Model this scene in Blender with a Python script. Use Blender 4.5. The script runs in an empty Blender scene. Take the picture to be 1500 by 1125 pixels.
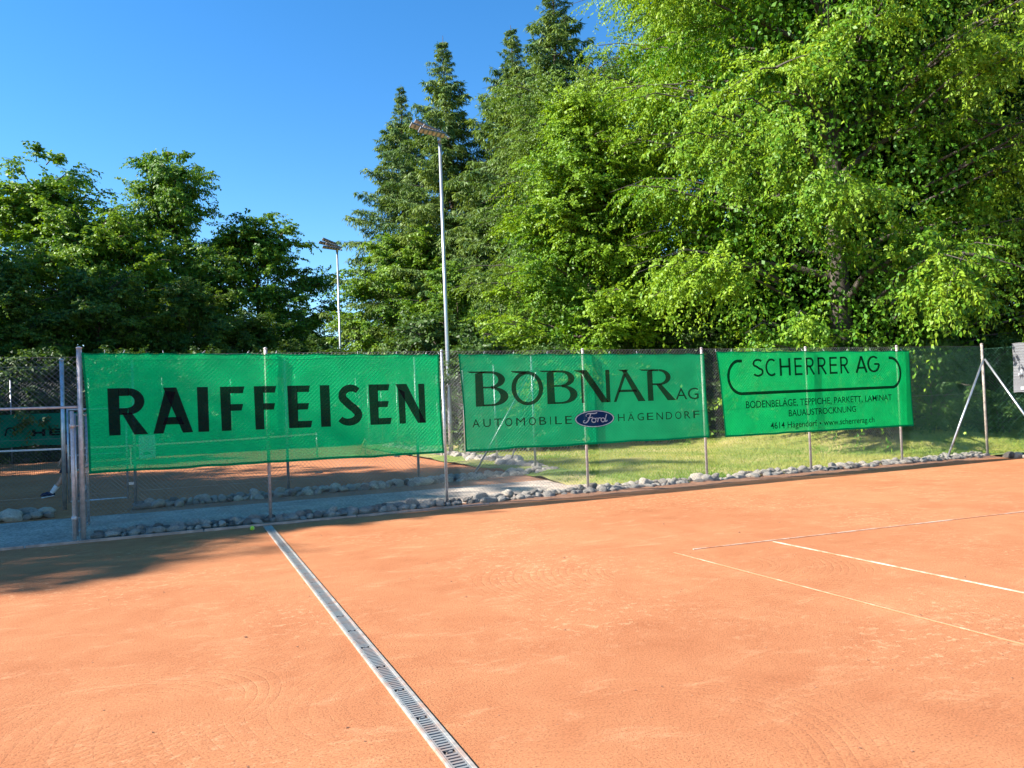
import bpy, bmesh, math, random
import numpy as np
from mathutils import Vector, Matrix, Euler, noise as mnoise
R = math.radians
scene = bpy.context.scene
COL = scene.collection
random.seed(7)

# ------------------------------------------------------------------ camera
cam_d = bpy.data.cameras.new('camera')
cam = bpy.data.objects.new('camera', cam_d); COL.objects.link(cam)
cam_d.sensor_width = 36.0
cam_d.lens = 36.0 * 1127 / 1500
cam_d.clip_start = 0.05; cam_d.clip_end = 2000
cam.matrix_world = (Matrix.Translation((0, 0, 1.727)) @ Matrix.Rotation(R(-23), 4, 'Z')
                    @ Matrix.Rotation(R(91.5), 4, 'X') @ Matrix.Rotation(R(-2.24), 4, 'Z'))
scene.camera = cam

# ------------------------------------------------------------------ sky, sun, exposure
SUN_EL, SUN_AZ = R(36), R(-76)            # azimuth clockwise from +Y
world = bpy.data.worlds.new('World'); scene.world = world
world.use_nodes = True
wn = world.node_tree.nodes; wl = world.node_tree.links
bg = wn['Background']
sky = wn.new('ShaderNodeTexSky'); sky.sky_type = 'NISHITA'
sky.sun_disc = False
sky.sun_elevation = SUN_EL; sky.sun_rotation = SUN_AZ
sky.air_density = 1.0; sky.dust_density = 0.0; sky.ozone_density = 3.0; sky.altitude = 400
hs = wn.new('ShaderNodeHueSaturation'); hs.inputs['Saturation'].default_value = 1.3
wl.new(sky.outputs[0], hs.inputs['Color']); wl.new(hs.outputs[0], bg.inputs[0]); bg.inputs[1].default_value = 0.098
sun_d = bpy.data.lights.new('sun', 'SUN'); sun_d.energy = 4.8; sun_d.angle = R(0.53)
sun_d.color = (1.0, 0.95, 0.87)
sun = bpy.data.objects.new('sun', sun_d); COL.objects.link(sun)
to_sun = Vector((math.sin(SUN_AZ) * math.cos(SUN_EL), math.cos(SUN_AZ) * math.cos(SUN_EL), math.sin(SUN_EL)))
sun.rotation_euler = to_sun.to_track_quat('Z', 'Y').to_euler()
sun.location = to_sun * 60
vs = scene.view_settings
vs.view_transform = 'Standard'; vs.look = 'None'; vs.gamma = 1.0; vs.use_curve_mapping = False
vs.exposure = 1.45

# ------------------------------------------------------------------ material helpers
def newmat(name):
    m = bpy.data.materials.new(name); m.use_nodes = True
    nt = m.node_tree
    return m, nt, nt.nodes, nt.links, nt.nodes['Principled BSDF'], nt.nodes['Material Output']

def ramp(nd, cols):
    r = nd.new('ShaderNodeValToRGB')
    el = r.color_ramp.elements
    while len(el) < len(cols): el.new(0.5)
    for e, (p, c) in zip(el, cols):
        e.position = p; e.color = (*c, 1)
    return r

def noise_node(nd, ln, vec, scale, detail=4, rough=0.55, dist=0.0):
    n = nd.new('ShaderNodeTexNoise'); n.inputs['Scale'].default_value = scale
    n.inputs['Detail'].default_value = detail; n.inputs['Roughness'].default_value = rough
    n.inputs['Distortion'].default_value = dist
    if vec is not None: ln.new(vec, n.inputs['Vector'])
    return n

def math_node(nd, ln, op, a, b=None, c=None):
    n = nd.new('ShaderNodeMath'); n.operation = op
    for i, v in enumerate((a, b, c)):
        if v is None: continue
        if isinstance(v, (int, float)): n.inputs[i].default_value = v
        else: ln.new(v, n.inputs[i])
    return n.outputs[0]

def mix_col(nd, ln, fac, a, b, mode='MIX'):
    n = nd.new('ShaderNodeMix'); n.data_type = 'RGBA'; n.blend_type = mode
    for sock, v in ((n.inputs[0], fac), (n.inputs[6], a), (n.inputs[7], b)):
        if isinstance(v, (int, float)): sock.default_value = v
        elif isinstance(v, tuple): sock.default_value = (*v, 1)
        else: ln.new(v, sock)
    return n.outputs[2]

def world_pos(nd):
    return nd.new('ShaderNodeNewGeometry').outputs['Position']

def bump_node(nd, ln, height, strength, dist, normal=None):
    b = nd.new('ShaderNodeBump'); b.inputs['Strength'].default_value = strength
    b.inputs['Distance'].default_value = dist
    ln.new(height, b.inputs['Height'])
    if normal is not None: ln.new(normal, b.inputs['Normal'])
    return b.outputs[0]

MATS = {}
def simple(name, col, rough=0.6, metal=0.0, var=0.25, scale=8.0, bump=0.0, bscale=60.0, coord='Object'):
    m, nt, nd, ln, p, out = newmat(name)
    tc = nd.new('ShaderNodeTexCoord').outputs[coord]
    n = noise_node(nd, ln, tc, scale, 6)
    dark = tuple(c * (1 - var) for c in col); light = tuple(min(1, c * (1 + var)) for c in col)
    r = ramp(nd, [(0.3, dark), (0.7, light)]); ln.new(n.outputs[0], r.inputs[0])
    ln.new(r.outputs[0], p.inputs['Base Color'])
    p.inputs['Roughness'].default_value = rough; p.inputs['Metallic'].default_value = metal
    if bump:
        b = noise_node(nd, ln, tc, bscale, 5)
        ln.new(bump_node(nd, ln, b.outputs[0], bump, 0.02), p.inputs['Normal'])
    MATS[name] = m
    return m

def clay_mat(name, marks=True):
    m, nt, nd, ln, p, out = newmat(name)
    pos = world_pos(nd)
    big = noise_node(nd, ln, pos, 0.35, 5, 0.6)
    mid = noise_node(nd, ln, pos, 2.3, 6, 0.65, 0.4)
    # streaky patches left by the drag mat: stretched along X
    mp = nd.new('ShaderNodeMapping'); mp.inputs['Scale'].default_value = (0.8, 1.7, 1)
    mp.inputs['Rotation'].default_value = (0, 0, 0.2); ln.new(pos, mp.inputs[0])
    streak = noise_node(nd, ln, mp.outputs[0], 1.9, 9, 0.78, 0.5)
    fine = noise_node(nd, ln, pos, 70, 4, 0.8)
    grain = noise_node(nd, ln, pos, 260, 2, 0.8)
    r1 = ramp(nd, [(0.28, (0.39, 0.134, 0.054)), (0.70, (0.575, 0.245, 0.110))])
    s = math_node(nd, ln, 'ADD', math_node(nd, ln, 'MULTIPLY', big.outputs[0], 0.55),
                  math_node(nd, ln, 'MULTIPLY', mid.outputs[0], 0.45))
    ln.new(s, r1.inputs[0])
    rs = ramp(nd, [(0.54, (0, 0, 0)), (0.68, (1, 1, 1))]); ln.new(streak.outputs[0], rs.inputs[0])
    c = mix_col(nd, ln, math_node(nd, ln, 'MULTIPLY', rs.outputs[0], 0.55), r1.outputs[0], (0.66, 0.33, 0.165))
    fl = noise_node(nd, ln, pos, 13, 9, 0.72, 0.4); rfl = ramp(nd, [(0.54, (0, 0, 0)), (0.62, (1, 1, 1))]); ln.new(fl.outputs[0], rfl.inputs[0])
    pm = noise_node(nd, ln, pos, 0.42, 3, 0.5); rpm = ramp(nd, [(0.46, (0, 0, 0)), (0.62, (1, 1, 1))]); ln.new(pm.outputs[0], rpm.inputs[0])
    c = mix_col(nd, ln, math_node(nd, ln, 'MULTIPLY', math_node(nd, ln, 'MULTIPLY', rfl.outputs[0], rpm.outputs[0]), 0.55), c, (0.74, 0.42, 0.22))
    rg = ramp(nd, [(0.32, (0.30, 0.26, 0.24)), (0.46, (1, 1, 1)), (0.72, (1.32, 1.32, 1.28))])
    ln.new(fine.outputs[0], rg.inputs[0])
    c = mix_col(nd, ln, 0.85, c, rg.outputs[0], 'MULTIPLY')
    rg2 = ramp(nd, [(0.34, (0.55, 0.5, 0.48)), (0.46, (1, 1, 1))]); ln.new(grain.outputs[0], rg2.inputs[0])
    c = mix_col(nd, ln, 0.6, c, rg2.outputs[0], 'MULTIPLY')
    ln.new(c, p.inputs['Base Color'])
    p.inputs['Roughness'].default_value = 0.95
    p.inputs['Specular IOR Level'].default_value = 0.15
    h = math_node(nd, ln, 'ADD', math_node(nd, ln, 'MULTIPLY', fine.outputs[0], 0.8),
                  math_node(nd, ln, 'MULTIPLY', grain.outputs[0], 0.35))
    if marks:
        sep = nd.new('ShaderNodeSeparateXYZ'); ln.new(pos, sep.inputs[0])
        warp = noise_node(nd, ln, pos, 1.1, 0.0)
        def rings(cx, cy, kx, ky, r0, r1, pitch, amp, skew=0.0):
            dx = math_node(nd, ln, 'MULTIPLY', math_node(nd, ln, 'SUBTRACT', sep.outputs[0], cx), kx)
            dy = math_node(nd, ln, 'MULTIPLY', math_node(nd, ln, 'SUBTRACT', sep.outputs[1], cy), ky)
            dy = math_node(nd, ln, 'ADD', dy, math_node(nd, ln, 'MULTIPLY', dx, skew))
            rr = math_node(nd, ln, 'SQRT', math_node(nd, ln, 'ADD', math_node(nd, ln, 'MULTIPLY', dx, dx),
                                                  math_node(nd, ln, 'MULTIPLY', dy, dy)))
            rr2 = math_node(nd, ln, 'ADD', rr, math_node(nd, ln, 'MULTIPLY', warp.outputs[0], 0.12))
            w = math_node(nd, ln, 'MULTIPLY', math_node(nd, ln, 'POWER', math_node(nd, ln, 'ABSOLUTE', math_node(nd, ln, 'SINE', math_node(nd, ln, 'MULTIPLY', rr2, math.pi / pitch))), 0.35), 1.6)
            a = nd.new('ShaderNodeMapRange'); a.interpolation_type = 'SMOOTHSTEP'
            a.inputs[1].default_value = r0; a.inputs[2].default_value = r0 * 1.25 + .05; ln.new(rr, a.inputs[0])
            b = nd.new('ShaderNodeMapRange'); b.interpolation_type = 'SMOOTHSTEP'
            b.inputs[1].default_value = r1; b.inputs[2].default_value = r1 * 1.3
            b.inputs[3].default_value = 1; b.inputs[4].default_value = 0; ln.new(rr, b.inputs[0])
            msk = math_node(nd, ln, 'MULTIPLY', a.outputs[0], b.outputs[0])
            rm = ramp(nd, [(0.28, (0, 0, 0)), (0.48, (1, 1, 1))]); ln.new(warp.outputs[0], rm.inputs[0])
            msk = math_node(nd, ln, 'MULTIPLY', msk, rm.outputs[0])
            return math_node(nd, ln, 'MULTIPLY', math_node(nd, ln, 'MULTIPLY', w, msk), amp)
        for args in ((-0.95, 5.0, 0.62, 1.0, 0.22, 0.80, 0.055, 0.30, -0.25),
                     (3.0, 4.4, 0.55, 1.0, 1.0, 2.3, 0.06, 0.16, 0.15),
                     (4.6, 6.6, 0.8, 1.0, 0.5, 1.5, 0.06, 0.22, 0.1),
                     (0.4, 2.9, 0.5, 1.0, 0.6, 1.3, 0.045, 0.20, -0.3)):
            h = math_node(nd, ln, 'ADD', h, rings(*args))
    ln.new(bump_node(nd, ln, h, 0.75, 0.014), p.inputs['Normal'])
    MATS[name] = m
    return m

clay_mat('clay'); clay_mat('clay_far', False)

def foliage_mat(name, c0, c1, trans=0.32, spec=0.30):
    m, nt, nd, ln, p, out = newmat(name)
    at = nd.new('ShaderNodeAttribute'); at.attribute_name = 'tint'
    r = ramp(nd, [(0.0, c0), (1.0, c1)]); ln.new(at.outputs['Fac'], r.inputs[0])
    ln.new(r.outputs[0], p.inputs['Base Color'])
    p.inputs['Roughness'].default_value = 0.5
    p.inputs['Specular IOR Level'].default_value = spec
    t = nd.new('ShaderNodeBsdfTranslucent')
    tcol = mix_col(nd, ln, 1.0, r.outputs[0], (1.25, 1.15, 0.45), 'MULTIPLY'); ln.new(tcol, t.inputs[0])
    mx = nd.new('ShaderNodeMixShader'); mx.inputs[0].default_value = trans
    ln.new(p.outputs[0], mx.inputs[1]); ln.new(t.outputs[0], mx.inputs[2]); ln.new(mx.outputs[0], out.inputs[0])
    MATS[name] = m
    return m

foliage_mat('leaf_maple', (0.085, 0.22, 0.014), (0.27, 0.41, 0.024))
foliage_mat('leaf_hornbeam', (0.07, 0.215, 0.014), (0.30, 0.44, 0.027))
foliage_mat('leaf_dark_shaded', (0.04, 0.12, 0.018), (0.17, 0.27, 0.03))
foliage_mat('leaf_left', (0.055, 0.165, 0.018), (0.23, 0.37, 0.028))
foliage_mat('leaf_shrub', (0.035, 0.09, 0.02), (0.10, 0.18, 0.03))
foliage_mat('needles', (0.055, 0.13, 0.04), (0.22, 0.31, 0.06), 0.25, 0.2)
foliage_mat('grass_blades', (0.13, 0.26, 0.024), (0.54, 0.47, 0.14), 0.3, 0.1)
simple('bark', (0.10, 0.075, 0.055), 0.9, 0, 0.4, 6, 0.8, 25)
simple('bark_grey', (0.085, 0.07, 0.055), 0.9, 0, 0.35, 5, 0.6, 25)
simple('galvanised', (0.50, 0.51, 0.53), 0.42, 0.75, 0.22, 9)
simple('galvanised_warm', (0.56, 0.50, 0.47), 0.55, 0.45, 0.25, 14)
simple('post_rust', (0.40, 0.33, 0.28), 0.7, 0.2, 0.4, 11)
simple('wire', (0.20, 0.205, 0.205), 0.5, 0.45, 0.2, 3)
simple('wire_green', (0.05, 0.15, 0.10), 0.45, 0.0, 0.25, 3)
simple('mast_metal', (0.55, 0.57, 0.60), 0.38, 0.7, 0.12, 3)
simple('lamp_housing', (0.24, 0.24, 0.26), 0.45, 0.6, 0.15, 6)
simple('lamp_led', (0.60, 0.44, 0.34), 0.25, 0.0, 0.15, 6)  # orange tint paints in the clay court's reflection on the cells
simple('white_tape', (0.78, 0.78, 0.76), 0.6, 0, 0.08, 8)
simple('white_paint', (0.74, 0.74, 0.72), 0.5, 0, 0.1, 8)
simple('net_cord', (0.03, 0.04, 0.035), 0.8)
simple('kerb_wood', (0.42, 0.28, 0.22), 0.85, 0, 0.35, 7, 0.4, 40)
simple('concrete', (0.50, 0.48, 0.44), 0.9, 0, 0.2, 10, 0.5, 60)
simple('grate_steel', (0.33, 0.335, 0.32), 0.5, 0.35, 0.18, 12)
simple('rail_steel', (0.36, 0.345, 0.31), 0.6, 0.15, 0.28, 22)
simple('drain_dark', (0.085, 0.07, 0.06), 0.9)
simple('rubber', (0.03, 0.03, 0.032), 0.8)
simple('yellow_cord', (0.55, 0.52, 0.08), 0.6, 0, 0.2, 20)
simple('blue_plastic', (0.05, 0.09, 0.20), 0.5, 0, 0.15, 5)
simple('skin', (0.52, 0.30, 0.21), 0.6, 0, 0.06, 20)
simple('navy_cloth', (0.012, 0.018, 0.055), 0.85, 0, 0.2, 30)
simple('sock', (0.70, 0.70, 0.72), 0.9, 0, 0.08, 40)
simple('hair', (0.035, 0.022, 0.014), 0.7, 0, 0.3, 60)
simple('sign_white', (0.74, 0.78, 0.80), 0.5, 0, 0.05, 8)
simple('print_dark', (0.03, 0.035, 0.04), 0.6)

def dusty(name, amount):
    m = MATS[name]; nd, ln = m.node_tree.nodes, m.node_tree.links; p = nd['Principled BSDF']; src = p.inputs['Base Color'].links[0].from_socket
    n = noise_node(nd, ln, world_pos(nd), 5, 8, 0.75); r = ramp(nd, [(0.45, (0, 0, 0)), (0.68, (1, 1, 1))]); ln.new(n.outputs[0], r.inputs[0])
    ln.new(mix_col(nd, ln, math_node(nd, ln, 'MULTIPLY', r.outputs[0], amount), src, (0.46, 0.21, 0.11)), p.inputs['Base Color'])
dusty('rail_steel', .75); dusty('grate_steel', .5); dusty('galvanised_warm', .25)

def stone_mat():
    m, nt, nd, ln, p, out = newmat('stone')
    oi = nd.new('ShaderNodeObjectInfo')
    tc = nd.new('ShaderNodeTexCoord').outputs['Object']
    r = ramp(nd, [(0.0, (0.16, 0.15, 0.135)), (0.2, (0.40, 0.37, 0.325)), (0.7, (0.60, 0.55, 0.47)), (1.0, (0.76, 0.68, 0.55))])
    ln.new(oi.outputs['Random'], r.inputs[0])
    n = noise_node(nd, ln, tc, 9, 7, 0.65)
    rn = ramp(nd, [(0.3, (0.62, 0.6, 0.58)), (0.7, (1.15, 1.12, 1.08))]); ln.new(n.outputs[0], rn.inputs[0])
    c = mix_col(nd, ln, 1.0, r.outputs[0], rn.outputs[0], 'MULTIPLY')
    dn = noise_node(nd, ln, world_pos(nd), 4, 6, 0.7); rd = ramp(nd, [(0.5, (0, 0, 0)), (0.7, (1, 1, 1))]); ln.new(dn.outputs[0], rd.inputs[0])
    c = mix_col(nd, ln, math_node(nd, ln, 'MULTIPLY', rd.outputs[0], .25), c, (0.42, 0.22, 0.13))
    ln.new(c, p.inputs['Base Color']); p.inputs['Roughness'].default_value = 0.85
    b = noise_node(nd, ln, tc, 12, 8, 0.75)
    ln.new(bump_node(nd, ln, b.outputs[0], 0.9, 0.10), p.inputs['Normal'])
    MATS['stone'] = m
stone_mat()

def ground_mats():
    # grass ground with straw patches
    m, nt, nd, ln, p, out = newmat('lawn')
    pos = world_pos(nd)
    a = noise_node(nd, ln, pos, 0.5, 6, 0.6, 0.5); f = noise_node(nd, ln, pos, 38, 4, 0.7)
    r = ramp(nd, [(0.32, (0.11, 0.19, 0.026)), (0.46, (0.25, 0.31, 0.05)), (0.62, (0.52, 0.43, 0.15))])
    ln.new(a.outputs[0], r.inputs[0])
    rf = ramp(nd, [(0.3, (0.5, 0.5, 0.5)), (0.65, (1.2, 1.2, 1.2))]); ln.new(f.outputs[0], rf.inputs[0])
    c = mix_col(nd, ln, 1.0, r.outputs[0], rf.outputs[0], 'MULTIPLY')
    ln.new(c, p.inputs['Base Color']); p.inputs['Roughness'].default_value = 0.95
    ln.new(bump_node(nd, ln, f.outputs[0], 0.8, 0.04), p.inputs['Normal']); MATS['lawn'] = m
    # wider ground: forest floor and rough grass
    m, nt, nd, ln, p, out = newmat('earth')
    pos = world_pos(nd)
    a = noise_node(nd, ln, pos, 0.25, 7, 0.65); f = noise_node(nd, ln, pos, 14, 5, 0.7)
    r = ramp(nd, [(0.35, (0.05, 0.075, 0.02)), (0.6, (0.10, 0.085, 0.05))]); ln.new(a.outputs[0], r.inputs[0])
    rf = ramp(nd, [(0.3, (0.55, 0.55, 0.55)), (0.7, (1.15, 1.15, 1.15))]); ln.new(f.outputs[0], rf.inputs[0])
    c = mix_col(nd, ln, 1.0, r.outputs[0], rf.outputs[0], 'MULTIPLY')
    ln.new(c, p.inputs['Base Color']); p.inputs['Roughness'].default_value = 0.95; MATS['earth'] = m
    # gravel path
    m, nt, nd, ln, p, out = newmat('gravel')
    pos = world_pos(nd)
    v = nd.new('ShaderNodeTexVoronoi'); v.inputs['Scale'].default_value = 38; ln.new(pos, v.inputs['Vector'])
    a = noise_node(nd, ln, pos, 1.4, 6, 0.65)
    r = ramp(nd, [(0.32, (0.34, 0.27, 0.215)), (0.5, (0.43, 0.35, 0.28)), (0.68, (0.54, 0.45, 0.36))]); ln.new(a.outputs[0], r.inputs[0])
    sv = nd.new('ShaderNodeSeparateColor'); ln.new(v.outputs['Color'], sv.inputs[0])
    rv = ramp(nd, [(0.0, (0.45, 0.45, 0.45)), (1.0, (1.4, 1.38, 1.34))]); ln.new(sv.outputs[0], rv.inputs[0])
    c = mix_col(nd, ln, 0.8, r.outputs[0], rv.outputs[0], 'MULTIPLY')
    # red clay dust trodden in
    d = noise_node(nd, ln, pos, 0.9, 5, 0.6, 0.3); rd = ramp(nd, [(0.52, (0, 0, 0)), (0.72, (1, 1, 1))]); ln.new(d.outputs[0], rd.inputs[0])
    c = mix_col(nd, ln, math_node(nd, ln, 'MULTIPLY', rd.outputs[0], 0.4), c, (0.40, 0.22, 0.14))
    ln.new(c, p.inputs['Base Color']); p.inputs['Roughness'].default_value = 0.95
    ln.new(bump_node(nd, ln, v.outputs['Distance'], 0.5, 0.01), p.inputs['Normal']); MATS['gravel'] = m
    # dirt berm at the court edge: clay mixed with earth
    m, nt, nd, ln, p, out = newmat('dirt')
    pos = world_pos(nd)
    a = noise_node(nd, ln, pos, 5, 6, 0.7); f = noise_node(nd, ln, pos, 60, 4, 0.7)
    r = ramp(nd, [(0.3, (0.27, 0.13, 0.07)), (0.7, (0.47, 0.23, 0.125))]); ln.new(a.outputs[0], r.inputs[0])
    ln.new(r.outputs[0], p.inputs['Base Color']); p.inputs['Roughness'].default_value = 0.95
    ln.new(bump_node(nd, ln, f.outputs[0], 0.9, 0.03), p.inputs['Normal']); MATS['dirt'] = m
    # clay-dusted court line
    m, nt, nd, ln, p, out = newmat('court_line')
    pos = world_pos(nd)
    a = noise_node(nd, ln, pos, 2.6, 6, 0.75); f = noise_node(nd, ln, pos, 90, 3, 0.7)
    s = math_node(nd, ln, 'ADD', math_node(nd, ln, 'MULTIPLY', a.outputs[0], 0.75), math_node(nd, ln, 'MULTIPLY', f.outputs[0], 0.25))
    r = ramp(nd, [(0.42, (0.66, 0.53, 0.41)), (0.55, (0.48, 0.20, 0.095))]); ln.new(s, r.inputs[0])
    ln.new(r.outputs[0], p.inputs['Base Color']); p.inputs['Roughness'].default_value = 0.85; MATS['court_line'] = m
    m2 = m.copy(); MATS['court_line_faint'] = m2
    for nn in m2.node_tree.nodes:
        if nn.type == 'VALTORGB': nn.color_ramp.elements[0].position = .34; nn.color_ramp.elements[1].position = .48
ground_mats()

def mesh_fabric(name, col, transp, trans=0.4, crinkle=0.6):
    m, nt, nd, ln, p, out = newmat(name)
    pos = world_pos(nd)
    n = noise_node(nd, ln, pos, 2.5, 5, 0.6)
    r = ramp(nd, [(0.3, tuple(c * 0.88 for c in col)), (0.7, tuple(c * 1.1 for c in col))]); ln.new(n.outputs[0], r.inputs[0])
    d = nd.new('ShaderNodeBsdfDiffuse'); t = nd.new('ShaderNodeBsdfTranslucent'); tr = nd.new('ShaderNodeBsdfTransparent')
    ln.new(r.outputs[0], d.inputs[0]); ln.new(r.outputs[0], t.inputs[0])
    mp = nd.new('ShaderNodeMapping'); mp.inputs['Rotation'].default_value = (0, 0.6, 0); mp.inputs['Scale'].default_value = (1, 1, 2.2)
    ln.new(pos, mp.inputs[0])
    w = noise_node(nd, ln, mp.outputs[0], 17, 3, 0.6, 1.2)
    sp = nd.new('ShaderNodeSeparateXYZ'); ln.new(pos, sp.inputs[0])
    def diag(op): return math_node(nd, ln, 'ABSOLUTE', math_node(nd, ln, 'SINE', math_node(nd, ln, 'MULTIPLY', math_node(nd, ln, op, sp.outputs[0], sp.outputs[2]), math.pi / .0651)))
    quilt = math_node(nd, ln, 'MULTIPLY', diag('ADD'), diag('SUBTRACT'))
    hh = math_node(nd, ln, 'ADD', w.outputs[0], math_node(nd, ln, 'MULTIPLY', quilt, .32))
    bn = bump_node(nd, ln, hh, crinkle, 0.035)
    ln.new(bn, d.inputs['Normal']); ln.new(bn, t.inputs['Normal'])
    m1 = nd.new('ShaderNodeMixShader'); m1.inputs[0].default_value = trans
    ln.new(d.outputs[0], m1.inputs[1]); ln.new(t.outputs[0], m1.inputs[2])
    m2 = nd.new('ShaderNodeMixShader'); m2.inputs[0].default_value = transp
    ln.new(m1.outputs[0], m2.inputs[1]); ln.new(tr.outputs[0], m2.inputs[2]); ln.new(m2.outputs[0], out.inputs[0])
    MATS[name] = m
mesh_fabric('banner_green', (0.005, 0.78, 0.235), 0.14, 0.42)
mesh_fabric('banner_green_open', (0.01, 0.68, 0.25), 0.25, 0.42, 1.0)
mesh_fabric('banner_green_bright', (0.01, 0.84, 0.22), 0.08, 0.42, 1.0)
mesh_fabric('banner_hem', (0.003, 0.30, 0.12), 0.0)
mesh_fabric('banner_far', (0.01, 0.34, 0.21), 0.06)
mesh_fabric('banner_grey', (0.30, 0.30, 0.31), 0.04)
mesh_fabric('ink_black', (0.012, 0.012, 0.016), 0.12, 0.2)
mesh_fabric('ink_dark_green', (0.004, 0.035, 0.018), 0.08, 0.2)
mesh_fabric('ink_olive', (0.022, 0.024, 0.016), 0.16, 0.2)
mesh_fabric('ink_blue', (0.012, 0.03, 0.12), 0.05, 0.2)
mesh_fabric('ink_white', (0.66, 0.70, 0.72), 0.05, 0.3)
mesh_fabric('ink_pink', (0.20, 0.14, 0.13), 0.04, 0.3)

# ------------------------------------------------------------------ object helpers
def tag(o, label=None, cat=None, group=None, kind=None):
    if label: o['label'] = label
    if cat: o['category'] = cat
    if group: o['group'] = group
    if kind: o['kind'] = kind
    return o

def thing(name, label, cat, loc=(0, 0, 0), group=None, rz=0.0):
    o = bpy.data.objects.new(name, None); COL.objects.link(o)
    o.location = loc; o.rotation_euler = (0, 0, rz); o.empty_display_size = 0.2
    return tag(o, label, cat, group)

class MB:
    def __init__(s): s.v = []; s.f = []
    def add(s, vs_, fs):
        k = len(s.v); s.v.extend([tuple(v) for v in vs_]); s.f.extend([tuple(i + k for i in f) for f in fs])
    def box(s, c, size, rot=None):
        hx, hy, hz = (d / 2 for d in size)
        pts = [Vector((x * hx, y * hy, z * hz)) for x in (-1, 1) for y in (-1, 1) for z in (-1, 1)]
        if rot is not None: pts = [rot @ p for p in pts]
        c = Vector(c)
        s.add([p + c for p in pts], [(0, 1, 3, 2), (4, 6, 7, 5), (0, 4, 5, 1), (2, 3, 7, 6), (0, 2, 6, 4), (1, 5, 7, 3)])
    def tube(s, pts, rad, n=8, cap=True):
        pts = [Vector(p) for p in pts]
        if isinstance(rad, (int, float)): rad = [rad] * len(pts)
        k = len(s.v); ref = None
        for i, p in enumerate(pts):
            t = (pts[min(i + 1, len(pts) - 1)] - pts[max(i - 1, 0)]).normalized()
            if ref is None: ref = t.orthogonal().normalized()
            a = (ref - t * ref.dot(t)); a = a.normalized() if a.length > 1e-6 else t.orthogonal().normalized()
            ref = a; b = t.cross(a)
            for j in range(n):
                ang = 2 * math.pi * j / n
                s.v.append(tuple(p + (a * math.cos(ang) + b * math.sin(ang)) * rad[i]))
        for i in range(len(pts) - 1):
            for j in range(n):
                s.f.append((k + i * n + j, k + i * n + (j + 1) % n, k + (i + 1) * n + (j + 1) % n, k + (i + 1) * n + j))
        if cap:
            s.f.append(tuple(k + j for j in reversed(range(n))))
            s.f.append(tuple(k + (len(pts) - 1) * n + j for j in range(n)))
    def mesh(s, name, m, off=(0, 0, 0), smooth=False):
        me = bpy.data.meshes.new(name)
        ox, oy, oz = off
        me.from_pydata([(x - ox, y - oy, z - oz) for x, y, z in s.v], [], s.f)
        if m: me.materials.append(MATS[m])
        if smooth: me.polygons.foreach_set('use_smooth', [True] * len(me.polygons))
        me.update()
        return me
    def build(s, name, m, parent=None, smooth=False, loc=None):
        if parent is not None: off = parent.matrix_basis.translation if parent.parent is None else parent.matrix_basis.translation + parent.parent.matrix_basis.translation
        else: off = loc if loc else (0, 0, 0)
        o = bpy.data.objects.new(name, s.mesh(name, m, off, smooth)); COL.objects.link(o)
        if parent is not None: o.parent = parent
        elif loc: o.location = loc
        return o

def bevel(o, w=0.004, seg=2):
    md = o.modifiers.new('bevel', 'BEVEL'); md.width = w; md.segments = seg; md.limit_method = 'ANGLE'
    return o

def raw_mesh(name, verts, quads, mat, tint=None, smooth=False):
    me = bpy.data.meshes.new(name)
    nv, nf = len(verts), len(quads)
    me.vertices.add(nv); me.vertices.foreach_set('co', np.ascontiguousarray(verts, dtype=np.float32).ravel())
    k = quads.shape[1]
    me.loops.add(nf * k); me.loops.foreach_set('vertex_index', np.ascontiguousarray(quads, dtype=np.int32).ravel())
    me.polygons.add(nf); me.polygons.foreach_set('loop_start', np.arange(0, nf * k, k, dtype=np.int32))
    me.materials.append(MATS[mat])
    if tint is not None:
        a = me.attributes.new('tint', 'FLOAT', 'FACE'); a.data.foreach_set('value', np.ascontiguousarray(tint, dtype=np.float32))
    if smooth: me.polygons.foreach_set('use_smooth', np.ones(nf, dtype=bool))
    me.update(calc_edges=True)
    return me

def sheet(name, x0, x1, y0, y1, z, m, nx=1, ny=1, zf=None):
    xs = np.linspace(x0, x1, nx + 1); ys = np.linspace(y0, y1, ny + 1)
    gx, gy = np.meshgrid(xs, ys, indexing='ij')
    gz = np.full_like(gx, z) if zf is None else zf(gx, gy)
    v = np.stack([gx, gy, gz], -1).reshape(-1, 3)
    i, j = np.meshgrid(np.arange(nx), np.arange(ny), indexing='ij')
    a = (i * (ny + 1) + j).ravel(); q = np.stack([a, a + ny + 1, a + ny + 2, a + 1], -1)
    o = bpy.data.objects.new(name, raw_mesh(name, v, q, m, smooth=zf is not None)); COL.objects.link(o)
    return tag(o, kind='structure')

# ================================================================== SETTING
def sm(t):
    t = np.clip(t, 0, 1); return t * t * (3 - 2 * t)
def bank_z(x, y):
    x = np.asarray(x, float); y = np.asarray(y, float)
    z = 0.015 + 0.10 * sm((y - 13.2) / 3) + 0.6 * sm((x - 14) / 6) * sm((y - 13.3) / 6)
    z += 0.10 * sm((x - 9) / 4) * sm((y - 15) / 5)
    z -= 0.06 * (1 - sm((x - 7.3 - .35 * np.sin(y * 2.3) - .2 * np.sin(y * 5.1)) / 0.9))
    z += 0.025 * np.sin(x * 1.7 + y * .6) * np.sin(y * 1.3) * sm((y - 13.2) / 1)
    return z
FY = 12.78                         # front fence line
sheet('ground', -600, 600, -300, 900, -0.04, 'earth')
sheet('clay_court', -14, 17.9, -14, 12.50, 0.0, 'clay', 8, 8)
sheet('path', -14, 9.0, 12.45, 15.95, -0.008, 'gravel', 4, 2)
sheet('inner_clay_court', -13, 8.05, 15.9, 39.0, -0.004, 'clay_far', 4, 4)
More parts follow.
